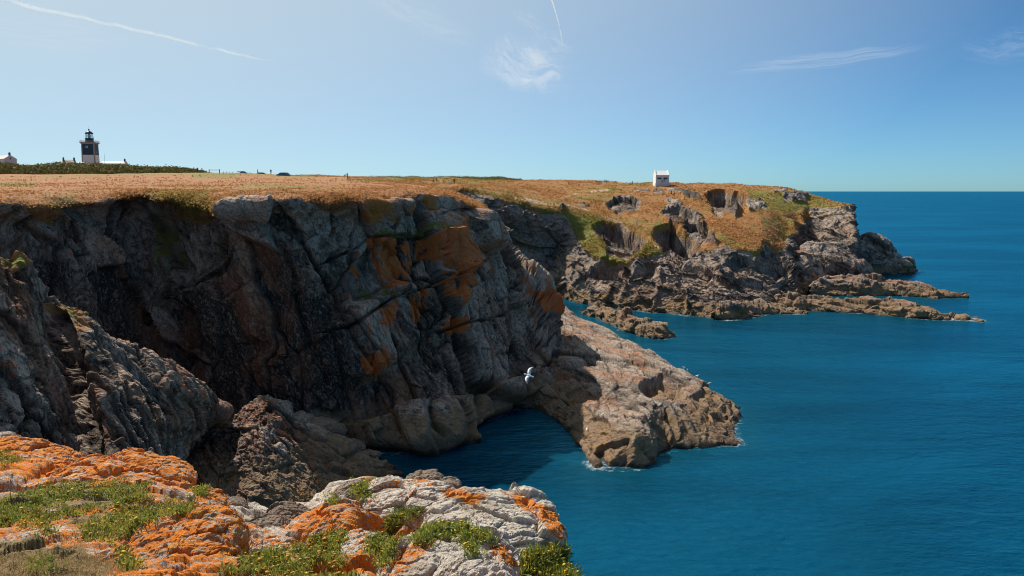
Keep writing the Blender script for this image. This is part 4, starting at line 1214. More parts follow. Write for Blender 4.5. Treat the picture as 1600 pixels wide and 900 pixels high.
def plant(label, poly, density, seed, flowers=.12, length=.036, f_mat=None, name='samphire', leaf=None, n_leaf=13, lean=1.25, width=.012, cat='plant', group=None):
    r = np.random.default_rng(seed)
    d = poly_d(VU, VV, poly)
    m = np.where(d + r.normal(0, 4.0, len(d)) + 14 * fbm(VP[:, None, :], .3, 3, seed + 40)[:, 0] < 0)[0]
    if len(m) == 0:
        return None
    n = max(6, int(len(m) * density * 1.15))
    pick = r.choice(m, min(n, len(m)), replace=False)
    roots = VP[pick] + np.c_[np.zeros((len(pick), 2)), np.full(len(pick), -.012)]
    clump = (1 + .6 * fbm(roots[:, None, :], .22, 2, seed)[:, 0])[:, None]
    roots = roots + np.c_[np.zeros((len(pick), 2)), (clump[:, 0] - .5) * length * .55]
    base = roots.mean(0); base[2] = roots[:, 2].min()
    root = empty(name, base)
    tag(root, label, cat, group)
    Vv, F, T = leaf_mesh(roots, n_leaf, length, width, .02, lean, r)
    o = raw_mesh('foliage', Vv - base, F, leaf or samphire_leaf, {'tint': T}, 'stuff', True, root)
    if flowers:
        fr_ = roots[r.random(len(roots)) < flowers * .8]
        if len(fr_):
            a, b, t = umbel_mesh(fr_, length * .9, .016, r)
            raw_mesh('flower_heads', a - base, b, f_mat or samphire_flower, {'tint': t}, 'stuff', True, root)
    return root


plant('wide green and yellow mat of samphire under the orange slab', [(-20, 795), (40, 770), (110, 756), (175, 754), (232, 762), (222, 775), (185, 790), (140, 782), (80, 788), (50, 800), (0, 820), (-20, 820)], .42, 1, .16)
plant('dark green samphire tuft at the right end of the orange slab', [(190, 762), (228, 758), (226, 776), (205, 782), (190, 776)], .5, 2, .12)
plant('green mat of samphire running up to the top of the big lichen boulder', [(120, 838), (150, 812), (200, 796), (240, 790), (262, 778), (296, 790), (290, 803), (240, 806), (195, 826), (165, 842), (140, 842)], .42, 3, .18)
plant('thin samphire mat below the small orange rock', [(-20, 812), (40, 806), (90, 800), (150, 790), (160, 797), (110, 806), (80, 822), (100, 838), (70, 836), (30, 818), (-20, 824)], .40, 4, .10)
plant('small bright green samphire tuft on the brown rim rocks', [(302, 764), (316, 758), (326, 768), (318, 776), (304, 774)], .7, 5, .15)
plant('pale green samphire cushion on the rim above the dark rock', [(548, 768), (556, 758), (570, 758), (574, 768), (562, 773)], .7, 6, .08)
plant('tiny green tuft on the brown slope below the rim', [(512, 780), (520, 776), (527, 782), (520, 788)], .8, 7, .0)
plant('dense samphire growing down the crack left of the pale boulder', [(588, 868), (575, 862), (580, 845), (602, 820), (606, 805), (630, 797), (660, 793), (658, 803), (628, 812), (622, 840), (608, 872), (592, 882)], .5, 8, .10)
plant('samphire line between the two pale boulders', [(655, 842), (668, 830), (690, 818), (712, 822), (735, 826), (764, 838), (768, 846), (745, 840), (715, 832), (690, 832), (670, 840)], .5, 9, .14)
plant('yellow-green tuft in the crack of the front pale boulder', [(728, 842), (740, 846), (744, 868), (738, 876), (732, 862)], .5, 10, .25)
plant('orange-flowered samphire clump below the streaked slab', [(478, 858), (490, 835), (520, 825), (538, 832), (530, 845), (534, 880), (520, 892), (495, 888)], .5, 11, .28, f_mat=orange_flower)
plant('samphire with fading orange flower heads at the bottom edge', [(345, 905), (352, 884), (395, 868), (420, 872), (450, 882), (470, 905)], .5, 12, .28, f_mat=orange_flower)
plant('green samphire with yellow heads right of the fading clump', [(398, 872), (430, 868), (465, 880), (520, 895), (560, 905), (470, 905), (430, 890)], .45, 13, .2)
plant('large yellow-green samphire bush at the seaward corner of the ledge', [(815, 905), (826, 890), (846, 874), (880, 868), (915, 872), (945, 885), (965, 905), (965, 930), (815, 930)], .75, 14, .30, .10)
plant('small tuft beside the foot of the big orange boulder', [(180, 852), (196, 856), (206, 880), (198, 892), (186, 872)], .5, 15, .18)
plant('dull tuft in the lower left of the dry turf', [(40, 880), (75, 872), (90, 890), (60, 905)], .18, 16, .0)
plant('reddish low tuft left of the orange-flowered clump', [(455, 862), (478, 858), (488, 874), (470, 880)], .45, 17, .2, f_mat=orange_flower)
plant('small tuft at the top left under the rim rock', [(-10, 716), (14, 712), (34, 716), (20, 724), (-10, 724)], .7, 18, .1)
gd = plant('dry brown turf filling the hollows of the lower left corner', [(-40, 872), (40, 864), (120, 862), (185, 872), (190, 905), (150, 930), (-40, 930)], .55, 20, 0, .024, name='dry_grass', leaf=dry_blade, n_leaf=10, width=.005, lean=1.2, cat='turf')
gd2 = plant('dry brown turf below the green mat above the left rocks', [(90, 838), (140, 826), (185, 820), (185, 836), (130, 848), (95, 848)], .55, 21, 0, .022, name='dry_grass', leaf=dry_blade, n_leaf=10, width=.005, lean=1.2, cat='turf')

# ================================================================== gorse belt on the skyline
def gorse_belt(name, top, bottom, Y, n, seed, label, leaf=.34):
    r = np.random.default_rng(seed)
    us = np.array([p[0] for p in top], float); vt = np.array([p[1] for p in top], float); vb = np.interp(us, [p[0] for p in bottom], [p[1] for p in bottom])
    q = []
    for uu, a, b in zip(us, vt, vb):
        t = V(uu, a, Y); f = V(uu, b + 1.0, Y - 9)
        q.append([np.array([t[0], Y + 26, t[2] - 4]), np.array([t[0], Y + 12, t[2] - .5]), t, t * .45 + f * .55 + np.array([0, 0, .5]), f, f + np.array([0, -.3, -1.2])])
    P, tc, tr = loft(q, 420, 46, wr=[3, 4, 10, 12, 3])
    N = normals(P)
    if N[200, 25, 2] < 0:
        N = -N
    lump = fbm(P, 2.6, 4, seed, ridged=True) * .35 + fbm(P, 7, 2, seed + 5) * .5
    P = P + N * lump[..., None]
    m = leaf_mat(name + '_leaf', (0.085, 0.085, 0.025), (0.26, 0.21, 0.06), spec=.03)
    F0 = P.reshape(-1, 3)
    pick = r.integers(0, len(F0), n)
    base = F0[pick] + r.normal(0, .25, (n, 3))
    d1 = r.normal(0, 1, (n, 3)); d1 /= np.linalg.norm(d1, axis=1, keepdims=True)
    d2 = np.cross(d1, r.normal(0, 1, (n, 3))); d2 /= np.maximum(np.linalg.norm(d2, axis=1, keepdims=True), 1e-6)
    s = leaf * r.uniform(.5, 1.3, (n, 1))
    Vv = np.concatenate([F0, np.stack([base - d1 * s, base + d1 * s, base + d2 * s * 1.2], 1).reshape(-1, 3)])
    a, b = P.shape[:2]
    idx = np.arange(a * b).reshape(a, b)
    A, B, Cq, Dq = idx[:-1, :-1].ravel(), idx[1:, :-1].ravel(), idx[1:, 1:].ravel(), idx[:-1, 1:].ravel()
    F = np.concatenate([np.stack([A, B, Cq], 1), np.stack([A, Cq, Dq], 1), len(F0) + np.arange(n * 3).reshape(-1, 3)])
    T = np.concatenate([np.clip(.35 + .5 * fbm(P, 3, 3, seed + 9).ravel(), 0, 1), np.repeat(np.clip(r.normal(.45, .25, n), 0, 1), 3)])
    o = raw_mesh(name, Vv, F, m, {'tint': T}, 'stuff')
    o['label'] = label
    return o


gorse_belt('gorse', [(-90, 256), (-20, 256), (20, 258), (45, 260), (62, 259.5), (80, 257), (110, 256.5), (140, 257.5), (165, 259), (200, 259.5), (240, 262), (275, 263.5), (300, 266), (314, 269.5), (322, 272)],
           [(-90, 270), (60, 272), (120, 272), (250, 270), (322, 272.5)], 300, 26000, 41, 'belt of olive green gorse scrub along the skyline below the lighthouse')
gorse_belt('heath', [(560, 279.5), (600, 277.5), (640, 276.8), (680, 277.5), (705, 276.2), (740, 277.6), (780, 278), (800, 280), (815, 282)], [(560, 281), (815, 283)], 398, 12000, 47, 'low green heath on the far skyline behind the inlet', .3)

# ------------------------------------------------------------------ tufts of heath grass on the cliff tops
def tuft_mat():
    m, k, out = new_mat('heath_grass_blade')
    c = k.mix(attr(k, 'tint'), (.28, .125, .045), (.62, .33, .14))
    c = k.mix(attr(k, 'green'), c, k.mix(attr(k, 'tint'), (.12, .125, .025), (.36, .31, .08)))
    s = k.n('ShaderNodeBsdfPrincipled', {'Base Color': c, 'Roughness': .8, 'Specular IOR Level': .08})
    tl = k.n('ShaderNodeBsdfTranslucent', {'Color': c})
    k.t.links.new(k.n('ShaderNodeMixShader', {0: .45, 1: s, 2: tl}), out.inputs[0])
    return m


def tufts(label, P, grass, green, weight, n, size, seed, m):
    r = np.random.default_rng(seed)
    Q = P.reshape(-1, 3); w = (weight * (grass > .55)).ravel().astype(float)
    patch = smooth(fbm(P, 7, 4, seed + 3), -.15, .35).ravel()
    w *= .15 + patch
    pick = r.choice(len(Q), n, p=w / w.sum())
    base = Q[pick] + np.c_[r.normal(0, .25, (n, 2)), np.full(n, -.05)]
    far = np.clip(Q[pick, 1] / 110, .7, 3)[:, None]
    th = r.uniform(0, np.pi, n)
    side = np.c_[np.cos(th), np.sin(th), np.zeros(n)] * size * far * r.uniform(.5, 1.3, (n, 1))
    tip = base + np.c_[r.normal(0, .3, (n, 2)) * size, size * r.uniform(.5, 1.3, n)] * far
    Vv = np.stack([base - side, base + side, tip], 1).reshape(-1, 3)
    gr = np.clip(green.ravel()[pick] * 1.6 - .45 + r.normal(0, .15, n), 0, 1)
    o = raw_mesh('heath_grass', Vv, np.arange(3 * n).reshape(-1, 3), m, {'tint': np.repeat(np.clip(r.normal(.5, .25, n), 0, 1), 3), 'green': np.repeat(gr, 3)}, 'stuff')
    o['label'] = label


tm_ = tuft_mat()
Sm = MAIN_S
tufts('rough dry heath grass on the top and lip of the main cliff', MAIN_P, MAIN_G, MAIN_GR, (smooth(Sm, 2.2, 3.2) * .25 + smooth(Sm, 3.5, 4.0)) * (MAIN_P[..., 1] < 260) * (MAIN_P[..., 1] > 40), 60000, .17, 71, tm_)
tufts('rough dry and green heath grass on the slopes of the headland', HEAD_P, HEAD_G, HEAD_GR, (HEAD_P[..., 1] < 420) * (HEAD_P[..., 2] > 6) * 1.0, 36000, .15, 73, tm_)

# ================================================================== buildings
white_wall = plain('white_render', (.74, .73, .70), .85, .08, 2)
grey_wall = plain('weathered_render', (.60, .60, .585), .85, .14, 1.2)
pale_roof = plain('pale_roof', (.58, .545, .50), .8, .15, 3)
white_roof = plain('white_roof', (.76, .74, .71), .7, .08, 3)
slate = plain('slate_roof', (.13, .115, .115), .6, .2, 2)
dark_pane = plain('dark_pane', (.035, .04, .05), .15, .05, 2, spec=.5)
stone = plain('granite', (.34, .275, .225), .85, .22, 1.0)
chimney_m = plain('chimney_stone', (.115, .085, .075), .85, .2, 1.0)
navy = plain('dark_blue_paint', (.016, .055, .085), .55, .2, .8)
rail_m = plain('grey_steel', (.36, .40, .42), .5, .1, 4)
black_m = plain('black_metal', (.018, .03, .036), .45, .1, 4)
lens_m = plain('lens_glass', (.42, .40, .28), .2, .1, 4, spec=.6)
wood_m = plain('weathered_wood', (.085, .075, .068), .85, .2, 6)
red_m = plain('red_paint', (.45, .04, .03), .6, .1, 3)


def bm_obj(name, bm, mat, parent=None, smooth_=False):
    bmesh.ops.recalc_face_normals(bm, faces=bm.faces)
    me = bpy.data.meshes.new(name)
    bm.to_mesh(me); bm.free()
    me.materials.append(mat)
    for p in me.polygons:
        p.use_smooth = smooth_
    o = bpy.data.objects.new(name, me)
    COL.objects.link(o)
    if parent:
        o.parent = parent
    return o


def add_box(bm, cx, cy, cz, sx, sy, sz, top=1.0):
    vs = []
    for z, k in ((-.5, 1), (.5, top)):
        for x, y in ((-.5, -.5), (.5, -.5), (.5, .5), (-.5, .5)):
            vs.append(bm.verts.new((cx + x * sx * k, cy + y * sy * k, cz + z * sz)))
    for f in ((3, 2, 1, 0), (4, 5, 6, 7), (0, 1, 5, 4), (1, 2, 6, 5), (2, 3, 7, 6), (3, 0, 4, 7)):
        bm.faces.new([vs[i] for i in f])
    return vs


def add_lathe(bm, prof, n=16, cx=0, cy=0):
    rings = []
    for r, z in prof:
        rings.append([bm.verts.new((cx + r * math.cos(2 * math.pi * i / n), cy + r * math.sin(2 * math.pi * i / n), z)) for i in range(n)])
    for a, b in zip(rings, rings[1:]):
        for i in range(n):
            bm.faces.new((a[i], a[(i + 1) % n], b[(i + 1) % n], b[i]))
    bm.faces.new(rings[0][::-1]); bm.faces.new(rings[-1])


def box_part(name, mat, parent, *a, **k):
    bm = bmesh.new(); add_box(bm, *a, **k)
    return bm_obj(name, bm, mat, parent)


def house(label, loc, rz, L, Wd, hw, hr, wall, roof, chimneys=(), windows=(), cat='house', name='house', parapet=False, lintel=None):
    """ridge along local x; front is -y; chimneys = x positions; windows = (face, x, z, w, h)"""
    t = empty(name, loc, rz); tag(t, label, cat)
    bm = bmesh.new()
    prof = [(-Wd / 2, -2.5), (Wd / 2, -2.5), (Wd / 2, hw), (0, hw + hr), (-Wd / 2, hw)]
    a = [bm.verts.new((-L / 2, y, z)) for y, z in prof]; b = [bm.verts.new((L / 2, y, z)) for y, z in prof]
    bm.faces.new(a[::-1]); bm.faces.new(b)
    for i in range(5):
        bm.faces.new((a[i], a[(i + 1) % 5], b[(i + 1) % 5], b[i]))
    w = bm_obj('wall', bm, wall, t)
    bm = bmesh.new()
    e, th = .25, .16
    xl = L / 2 - .28 if parapet else L / 2 + .12
    sl = hr / (Wd / 2)
    for s in (-1, 1):
        p = [(0, hw + hr + .02), (s * (Wd / 2 + e), hw - e * sl + .02), (s * (Wd / 2 + e), hw - e * sl + .02 + th), (0, hw + hr + .02 + th)]
        va = [bm.verts.new((-xl, y, z)) for y, z in p]; vb = [bm.verts.new((xl, y, z)) for y, z in p]
        bm.faces.new(va); bm.faces.new(vb[::-1])
        for i in range(4):
            bm.faces.new((va[i], vb[i], vb[(i + 1) % 4], va[(i + 1) % 4]))
    bm_obj('roof', bm, roof, t)
    if parapet:
        for s in (-1, 1):
            bm = bmesh.new()
            p = [(-Wd / 2 - .3, hw - .3), (0, hw + hr + .1), (Wd / 2 + .3, hw - .3), (Wd / 2 + .3, hw + .2), (0, hw + hr + .6), (-Wd / 2 - .3, hw + .2)]
            va = [bm.verts.new((s * (L / 2 - .13) - .15, y, z)) for y, z in p]; vb = [bm.verts.new((s * (L / 2 - .13) + .15, y, z)) for y, z in p]
            for f in ((0, 1, 4, 5), (1, 2, 3, 4)):
                bm.faces.new([va[i] for i in f]); bm.faces.new([vb[i] for i in f][::-1])
            for i in range(6):
                bm.faces.new((va[i], va[(i + 1) % 6], vb[(i + 1) % 6], vb[i]))
            bm_obj('gable_parapet', bm, wall, t)
    for cx in chimneys:
        bm = bmesh.new()
        add_box(bm, cx, 0, hw + hr + .45, .8, .95, 1.9)
        add_box(bm, cx, 0, hw + hr + 1.45, .95, 1.1, .14)
        c = bm_obj('chimney', bm, chimney_m, t)
        bm = bmesh.new(); add_lathe(bm, [(.17, hw + hr + 1.5), (.14, hw + hr + 1.95)], 10, cx, 0)
        bm_obj('chimney_pot', bm, red_m if False else chimney_m, c)
    for (face, x, z, ww, wh) in windows:
        if face == 'front':
            args = (x, -Wd / 2 - .012, z, ww, .05, wh); fargs = (x, -Wd / 2 - .02, z - wh / 2 - .06, ww + .2, .14, .1)
        else:
            s = 1 if face == 'right' else -1
            args = (s * (L / 2 + .012), x, z, .05, ww, wh); fargs = (s * (L / 2 + .02), x, z - wh / 2 - .06, .14, ww + .2, .1)
        wd = box_part('window', dark_pane, t, *args)
        box_part('sill', wall, wd, *fargs)
    return t


h1 = V(14, 258.5, 470)
house('white farmhouse with pale roof and one chimney at the far left of the skyline', (h1[0] - 4.2, 473, h1[2] + .3), R(-38), 17, 6.6, 3.3, 2.1, grey_wall, pale_roof, (7.6,), (('right', 0, 3.6, .7, 1.1), ('front', 3, 1.7, .9, 1.0), ('front', -2, 1.7, .9, 1.0)))
h2 = V(108, 258, 520)
house('white cottage with dark slate roof and two chimneys left of the lighthouse', (h2[0], 520, h2[2] - 1.2), R(14), 7.2, 5.5, 2.4, 2.0, white_wall, slate, (-3.1, 3.1), (('front', -1.5, 1.2, .8, 1.0),))
h3 = V(176, 258, 545)
house('long low white-roofed outbuilding with a chimney right of the lighthouse', (h3[0] + 1.2, 545, h3[2] - .9), R(4), 15.5, 5.0, 1.9, 1.5, grey_wall, white_roof, (6.9,), (('front', 0, 1.0, .8, .8),))
h4 = V(128, 258, 528)
house('small low white-roofed shed between the cottage and the lighthouse', (h4[0], 528, h4[2] - 1.3), R(-18), 5.4, 4.0, 1.6, 1.3, white_wall, white_roof)

hut_p = V(1035, 284.6, 340)
hut = house('small white square hut with two dark windows alone on the headland skyline', (hut_p[0], 343.2, hut_p[2] - .45), 0, 5.6, 6.4, 3.35, 1.75, white_wall, white_roof, (), (('front', -1.25, 2.0, 1.7, .72), ('front', 1.25, 2.0, 1.7, .72)), 'hut', 'hut', True)
box_part('door', plain('hut_door', (.42, .46, .50), .6), hut, 0, -3.225, .8, .8, .06, 1.75)
box_part('plinth', white_wall, hut, 0, 0, -.6, 5.9, 6.7, 1.5)


def lighthouse(loc, rz):
    t = empty('lighthouse', loc, rz)
    tag(t, 'square dark blue and white lighthouse tower with a black lantern on the skyline', 'lighthouse')
    a, h = 8.7, 15.0
    tp = .955

    def wid(z):
        return a * (1 + (tp - 1) * z / h)
    bm = bmesh.new()
    for i in range(8):                                   # body in courses so that it tapers
        z0, z1 = h * i / 8, h * (i + 1) / 8
        add_box(bm, 0, 0, (z0 + z1) / 2, wid(z0), wid(z0), z1 - z0, wid(z1) / wid(z0))
    bm_obj('tower', bm, stone, t)
    for nm, z0, z1, m in (('white_panel', .6, 6.8, white_wall), ('blue_panel', 6.8, 14.1, navy)):
        for q in range(4):
            bm = bmesh.new()
            w0, w1 = wid(z0), wid(z1)
            for (ww, z) in ((w0, z0), (w1, z1)):
                pass
            ins = .82
            v_ = [bm.verts.new(p) for p in ((-w0 / 2 * ins, -w0 / 2 - .05, z0), (w0 / 2 * ins, -w0 / 2 - .05, z0), (w1 / 2 * ins, -w1 / 2 - .05, z1 - .02), (-w1 / 2 * ins, -w1 / 2 - .05, z1 - .02))]
            w_ = [bm.verts.new((p.co.x, p.co.y + .3, p.co.z)) for p in v_]
            bm.faces.new(v_); bm.faces.new(w_[::-1])
            for i in range(4):
                bm.faces.new((v_[i], w_[i], w_[(i + 1) % 4], v_[(i + 1) % 4]))
            bmesh.ops.rotate(bm, verts=bm.verts, cent=(0, 0, 0), matrix=Matrix.Rotation(q * math.pi / 2, 3, 'Z'))
            bm_obj(nm, bm, m, t)
    # round window on the left face and slits on the right one
    wn = bmesh.new(); add_lathe(wn, [(.75, 0), (.75, .16)], 18)
    bmesh.ops.rotate(wn, verts=wn.verts, cent=(0, 0, 0), matrix=Matrix.Rotation(R(90), 3, 'X'))
    bmesh.ops.translate(wn, verts=wn.verts, vec=(-.6, -wid(12) / 2 - .04, 12.2))
    ring = bm_obj('round_window', wn, white_wall, t)
    wn = bmesh.new(); add_lathe(wn, [(.48, 0), (.48, .2)], 18)
    bmesh.ops.rotate(wn, verts=wn.verts, cent=(0, 0, 0), matrix=Matrix.Rotation(R(90), 3, 'X'))
    bmesh.ops.translate(wn, verts=wn.verts, vec=(-.6, -wid(12) / 2 - .06, 12.2))
    bm_obj('pane', wn, dark_pane, ring)
    for z in (4.0, 8.6):
        box_part('window', white_wall if z > 6 else dark_pane, t, wid(z) / 2 + .06, -.2, z, .1, .5, 1.1)
    bm = bmesh.new(); add_box(bm, 0, 0, 14.6, 9.0, 9.0, .5); add_box(bm, 0, 0, 15.1, 9.9, 9.9, .5)
    bm_obj('cornice', bm, stone, t)
    rl = bmesh.new()
    for q in range(4):
        for i in range(9):
            x = -4.75 + 9.5 * i / 8
            p = Matrix.Rotation(q * math.pi / 2, 3, 'Z') @ Vector((x, -4.75, 0))
            add_box(rl, p.x, p.y, 15.95, .09, .09, 1.2)
    for z in (15.75, 16.15, 16.52):
        for s in (-1, 1):
            add_box(rl, 0, s * 4.75, z, 9.6, .08, .08); add_box(rl, s * 4.75, 0, z, .08, 9.4, .08)
    bm_obj('railing', rl, rail_m, t)
    bm = bmesh.new(); add_lathe(bm, [(2.8, 15.35), (2.8, 15.9), (2.65, 16.0), (2.65, 17.9), (2.95, 18.0), (2.95, 18.2)], 16)
    bm_obj('lantern_base', bm, navy, t)
    gm_, k, out = new_mat('lantern_glass')
    g = k.n('ShaderNodeBsdfGlossy', {'Roughness': .03, 'Color': (.8, .9, .95, 1)}); tr_ = k.n('ShaderNodeBsdfTransparent', {'Color': (.90, .96, .97, 1)})
    k.t.links.new(k.n('ShaderNodeMixShader', {0: .12, 1: tr_, 2: g}), out.inputs[0])
    bm = bmesh.new()
    add_lathe(bm, [(2.2, 18.2), (2.2, 21.3)], 12)
    bm_obj('lantern_glass', bm, gm_, t)
    for i in range(12):
        an = 2 * math.pi * i / 12
        box_part('mullion', black_m, t, 2.24 * math.cos(an), 2.24 * math.sin(an), 19.75, .12, .12, 3.1)
    bm = bmesh.new(); add_lathe(bm, [(.5, 18.2), (.95, 18.8), (1.1, 19.7), (.95, 20.6), (.5, 21.2)], 14)
    bm_obj('lens', bm, lens_m, t, True)
    bm = bmesh.new(); add_lathe(bm, [(2.6, 21.2), (2.65, 21.5), (2.2, 22.1), (1.5, 22.7), (.8, 23.1), (.35, 23.3), (.3, 23.5)], 16)
    bm_obj('dome', bm, black_m, t, True)
    bm = bmesh.new(); add_lathe(bm, [(.05, 23.4), (.42, 23.6), (.55, 23.95), (.42, 24.3), (.1, 24.5), (.04, 24.6), (.03, 26.2)], 12)
    bm_obj('finial', bm, black_m, t, True)
    bm = bmesh.new(); add_box(bm, 3.6, -3.0, 17.6, .12, .12, 3.8); add_box(bm, 3.6, -3.0, 18.6, 1.0, .06, .06); add_box(bm, 3.6, -3.0, 18.0, .06, .7, .06)
    bm_obj('aerial', bm, rail_m, t)
    return t


lp = V(142.2, 258.3, 560)
lighthouse((lp[0], 560, V(142, 256.6, 560)[2] - .6), R(-33.5 + 14.5 + 0.0) if False else R(37 - 28))
ms = V(164, 257, 540)
bm = bmesh.new(); add_lathe(bm, [(.12, -3), (.09, 3), (.05, 7.2)], 8)
tag(bm_obj('mast', bm, rail_m), 'thin grey mast standing behind the low outbuilding', 'mast').location = ms


# ================================================================== small things on the plateau
def ground(u, v, rad=3.0, surf=None):
    """the visible terrain point under a pixel of the photograph"""
    best = None
    for P in (surf or (MAIN_P, HEAD_P)):
        q = P.reshape(-1, 3)
        uu, vv = project(q)
        d = np.hypot(uu - u, (vv - v) * 1.5)
        m = d < rad
        if m.any():
            i = np.argmin(np.where(m, d + q[:, 1] * .004, 1e9))
            if best is None or q[i, 1] < best[1]:
                best = q[i]
    return best if best is not None else V(u, v, 320)


def person_mesh(pose):
    J = {'pel': (0, 0, .95, .135), 'belly': (0, 0, 1.12, .13), 'chest': (0, 0, 1.32, .155), 'neck': (0, 0, 1.48, .062), 'head': (0, .0, 1.60, .098), 'crown': (0, .0, 1.69, .085),
         'shl': (.18, 0, 1.40, .07), 'ell': (.24, .02, 1.13, .05), 'hal': (.24, -.05, .90, .042), 'shr': (-.18, 0, 1.40, .07), 'elr': (-.24, .02, 1.13, .05), 'har': (-.24, -.05, .90, .042),
         'hil': (.09, 0, .88, .10), 'knl': (.10, -.01, .49, .072), 'anl': (.10, .02, .09, .048), 'tol': (.10, -.15, .035, .038), 'hir': (-.09, 0, .88, .10), 'knr': (-.10, -.01, .49, .072), 'anr': (-.10, .02, .09, .048), 'tor': (-.10, -.15, .035, .038)}
    if pose == 'stride':
        for s, a, b, c, d in (('l', -.16, -.30, -.42, 1), ('r', .08, .36, .25, -1)):
            x = J['kn' + s][0]
            J['kn' + s] = (x, a, .50, .072); J['an' + s] = (x, b, .10 if s == 'l' else .16, .048); J['to' + s] = (x, b - .15, .035 if s == 'l' else .06, .038)
            J['ha' + s] = (J['ha' + s][0], .22 if s == 'l' else -.25, .97, .042); J['el' + s] = (J['el' + s][0], .10 if s == 'l' else -.04, 1.14, .05)
    if pose == 'lean':
        for kk, dy, dz in (('belly', -.10, -.02), ('chest', -.26, -.08), ('neck', -.38, -.14), ('head', -.46, -.16), ('crown', -.52, -.18), ('shl', -.30, -.10), ('shr', -.30, -.10), ('ell', -.38, -.05), ('elr', -.10, .0), ('hal', -.62, .12), ('har', .15, .2)):
            x, y, z, r = J[kk]; J[kk] = (x, y + dy, z + dz, r)
    if pose == 'sit':
        for kk in ('pel', 'belly', 'chest', 'neck', 'head', 'crown', 'shl', 'shr', 'ell', 'elr', 'hal', 'har'):
            x, y, z, r = J[kk]; J[kk] = (x, y, z - .80, r)
        for s, x in (('l', .1), ('r', -.1)):
            J['hi' + s] = (x, -.03, .13, .10); J['kn' + s] = (x * 1.3, -.36, .42, .072); J['an' + s] = (x * 1.2, -.52, .08, .048); J['to' + s] = (x * 1.2, -.68, .035, .038)
            J['ha' + s] = (J['ha' + s][0] * .8, -.33, .42, .042); J['el' + s] = (J['el' + s][0], -.1, .38, .05)
    names = list(J)
    E = [('pel', 'belly'), ('belly', 'chest'), ('chest', 'neck'), ('neck', 'head'), ('head', 'crown'), ('chest', 'shl'), ('shl', 'ell'), ('ell', 'hal'), ('chest', 'shr'), ('shr', 'elr'), ('elr', 'har'),
         ('pel', 'hil'), ('hil', 'knl'), ('knl', 'anl'), ('anl', 'tol'), ('pel', 'hir'), ('hir', 'knr'), ('knr', 'anr'), ('anr', 'tor')]
    me = bpy.data.meshes.new('person')
    me.from_pydata([J[k][:3] for k in names], [(names.index(a), names.index(b)) for a, b in E], [])
    ob = bpy.data.objects.new('person_source', me)
    COL.objects.link(ob)
    sk = ob.modifiers.new('skin', 'SKIN')
    for i, kk in enumerate(names):
        me.skin_vertices[0].data[i].radius = (J[kk][3],) * 2
        me.skin_vertices[0].data[i].use_root = (kk == 'pel')
    sb = ob.modifiers.new('sub', 'SUBSURF'); sb.levels = 1; sb.render_levels = 1
    dg = bpy.context.evaluated_depsgraph_get()
    res = bpy.data.meshes.new_from_object(ob.evaluated_get(dg))
    bpy.data.objects.remove(ob)
    z0 = J['pel'][2] - .06
    zn = J['neck'][2] - .02
    # skin, top and trousers as materials of the one body mesh
    res.materials.clear()
    for p in res.polygons:
        z = p.center.z; x = abs(p.center.x)
        p.use_smooth = True
        hand = (x > .2 and z < J['hal'][2] + .06 and z > J['hal'][2] - .12)
        p.material_index = 2 if (p.center.z > J['crown'][2] - .03 and abs(p.center.x) < .2) else (1 if (z > zn and x < .15) or hand else (0 if z > z0 and not (pose == 'sit' and p.center.y < -.2) else 3))
        if z < .09 and pose != 'sit':
            p.material_index = 2
    return res


POSES = {p: person_mesh(p) for p in ('stand', 'stride', 'lean', 'sit')}
skin_m = plain('skin', (.50, .30, .21), .6)
hair_m = plain('dark_hair', (.03, .022, .018), .7)
cloth = {}


def cloth_m(c):
    if c not in cloth:
        cols_ = {'black': (.012, .013, .018), 'navy': (.02, .035, .08), 'white': (.72, .72, .72), 'red': (.42, .03, .035), 'blue': (.10, .26, .42), 'pale_blue': (.36, .50, .58), 'pink': (.45, .14, .17), 'grey': (.20, .20, .21), 'beige': (.45, .36, .26)}
        cloth[c] = plain(c + '_cloth', cols_[c], .85)
    return cloth[c]


def person(label, u, v, top, legs, pose='stand', rz=0.0, group=None, at=None, scale=1.0):
    me = POSES[pose].copy()
    me.name = 'person'
    for m in (cloth_m(top), skin_m, hair_m, cloth_m(legs)):
        me.materials.append(m)
    o = bpy.data.objects.new('person', me)
    COL.objects.link(o)
    o.location = at if at is not None else ground(u, v)
    o.rotation_euler = (0, 0, R(rz))
    o.scale = (scale,) * 3
    tag(o, label, 'person', group)
    return o


person('walker in black at the right end of the gorse, nearest the bushes', 309, 269.5, 'black', 'black', 'stand', 20, at=V(309, 269.3, 283))
person('walker in navy just right of the walker in black beside the gorse', 316, 270, 'navy', 'black', 'stride', 70, at=V(315.8, 269.5, 283))
person('figure in dark jacket bending forward on the bare skyline', 538.5, 280, 'navy', 'beige', 'lean', 100)
person('figure in pale blue standing behind the bending one on the skyline', 543, 280, 'pale_blue', 'grey', 'stand', 60)
person('person in pink top and dark trousers at the far inlet edge, left of the group', 677, 286, 'pink', 'black', 'stand', 10)
person('person in red at the far inlet edge, next to the one in pink', 682, 285.5, 'red', 'beige', 'stand', -30)
person('person in white top with dark trousers in the middle of the inlet group', 693, 287, 'white', 'navy', 'stride', 40)
person('person in white sitting on the grass at the inlet edge', 701.5, 287.5, 'white', 'pale_blue', 'sit', 30)
person('person all in black at the right of the inlet group', 710, 287.5, 'black', 'black', 'stand', 0)
person('hiker in red on the dry grass, left one of a couple', 888.5, 289.5, 'red', 'black', 'stand', 10)
person('hiker in white on the dry grass, right one of a couple', 892.5, 289.5, 'white', 'grey', 'stride', 60)
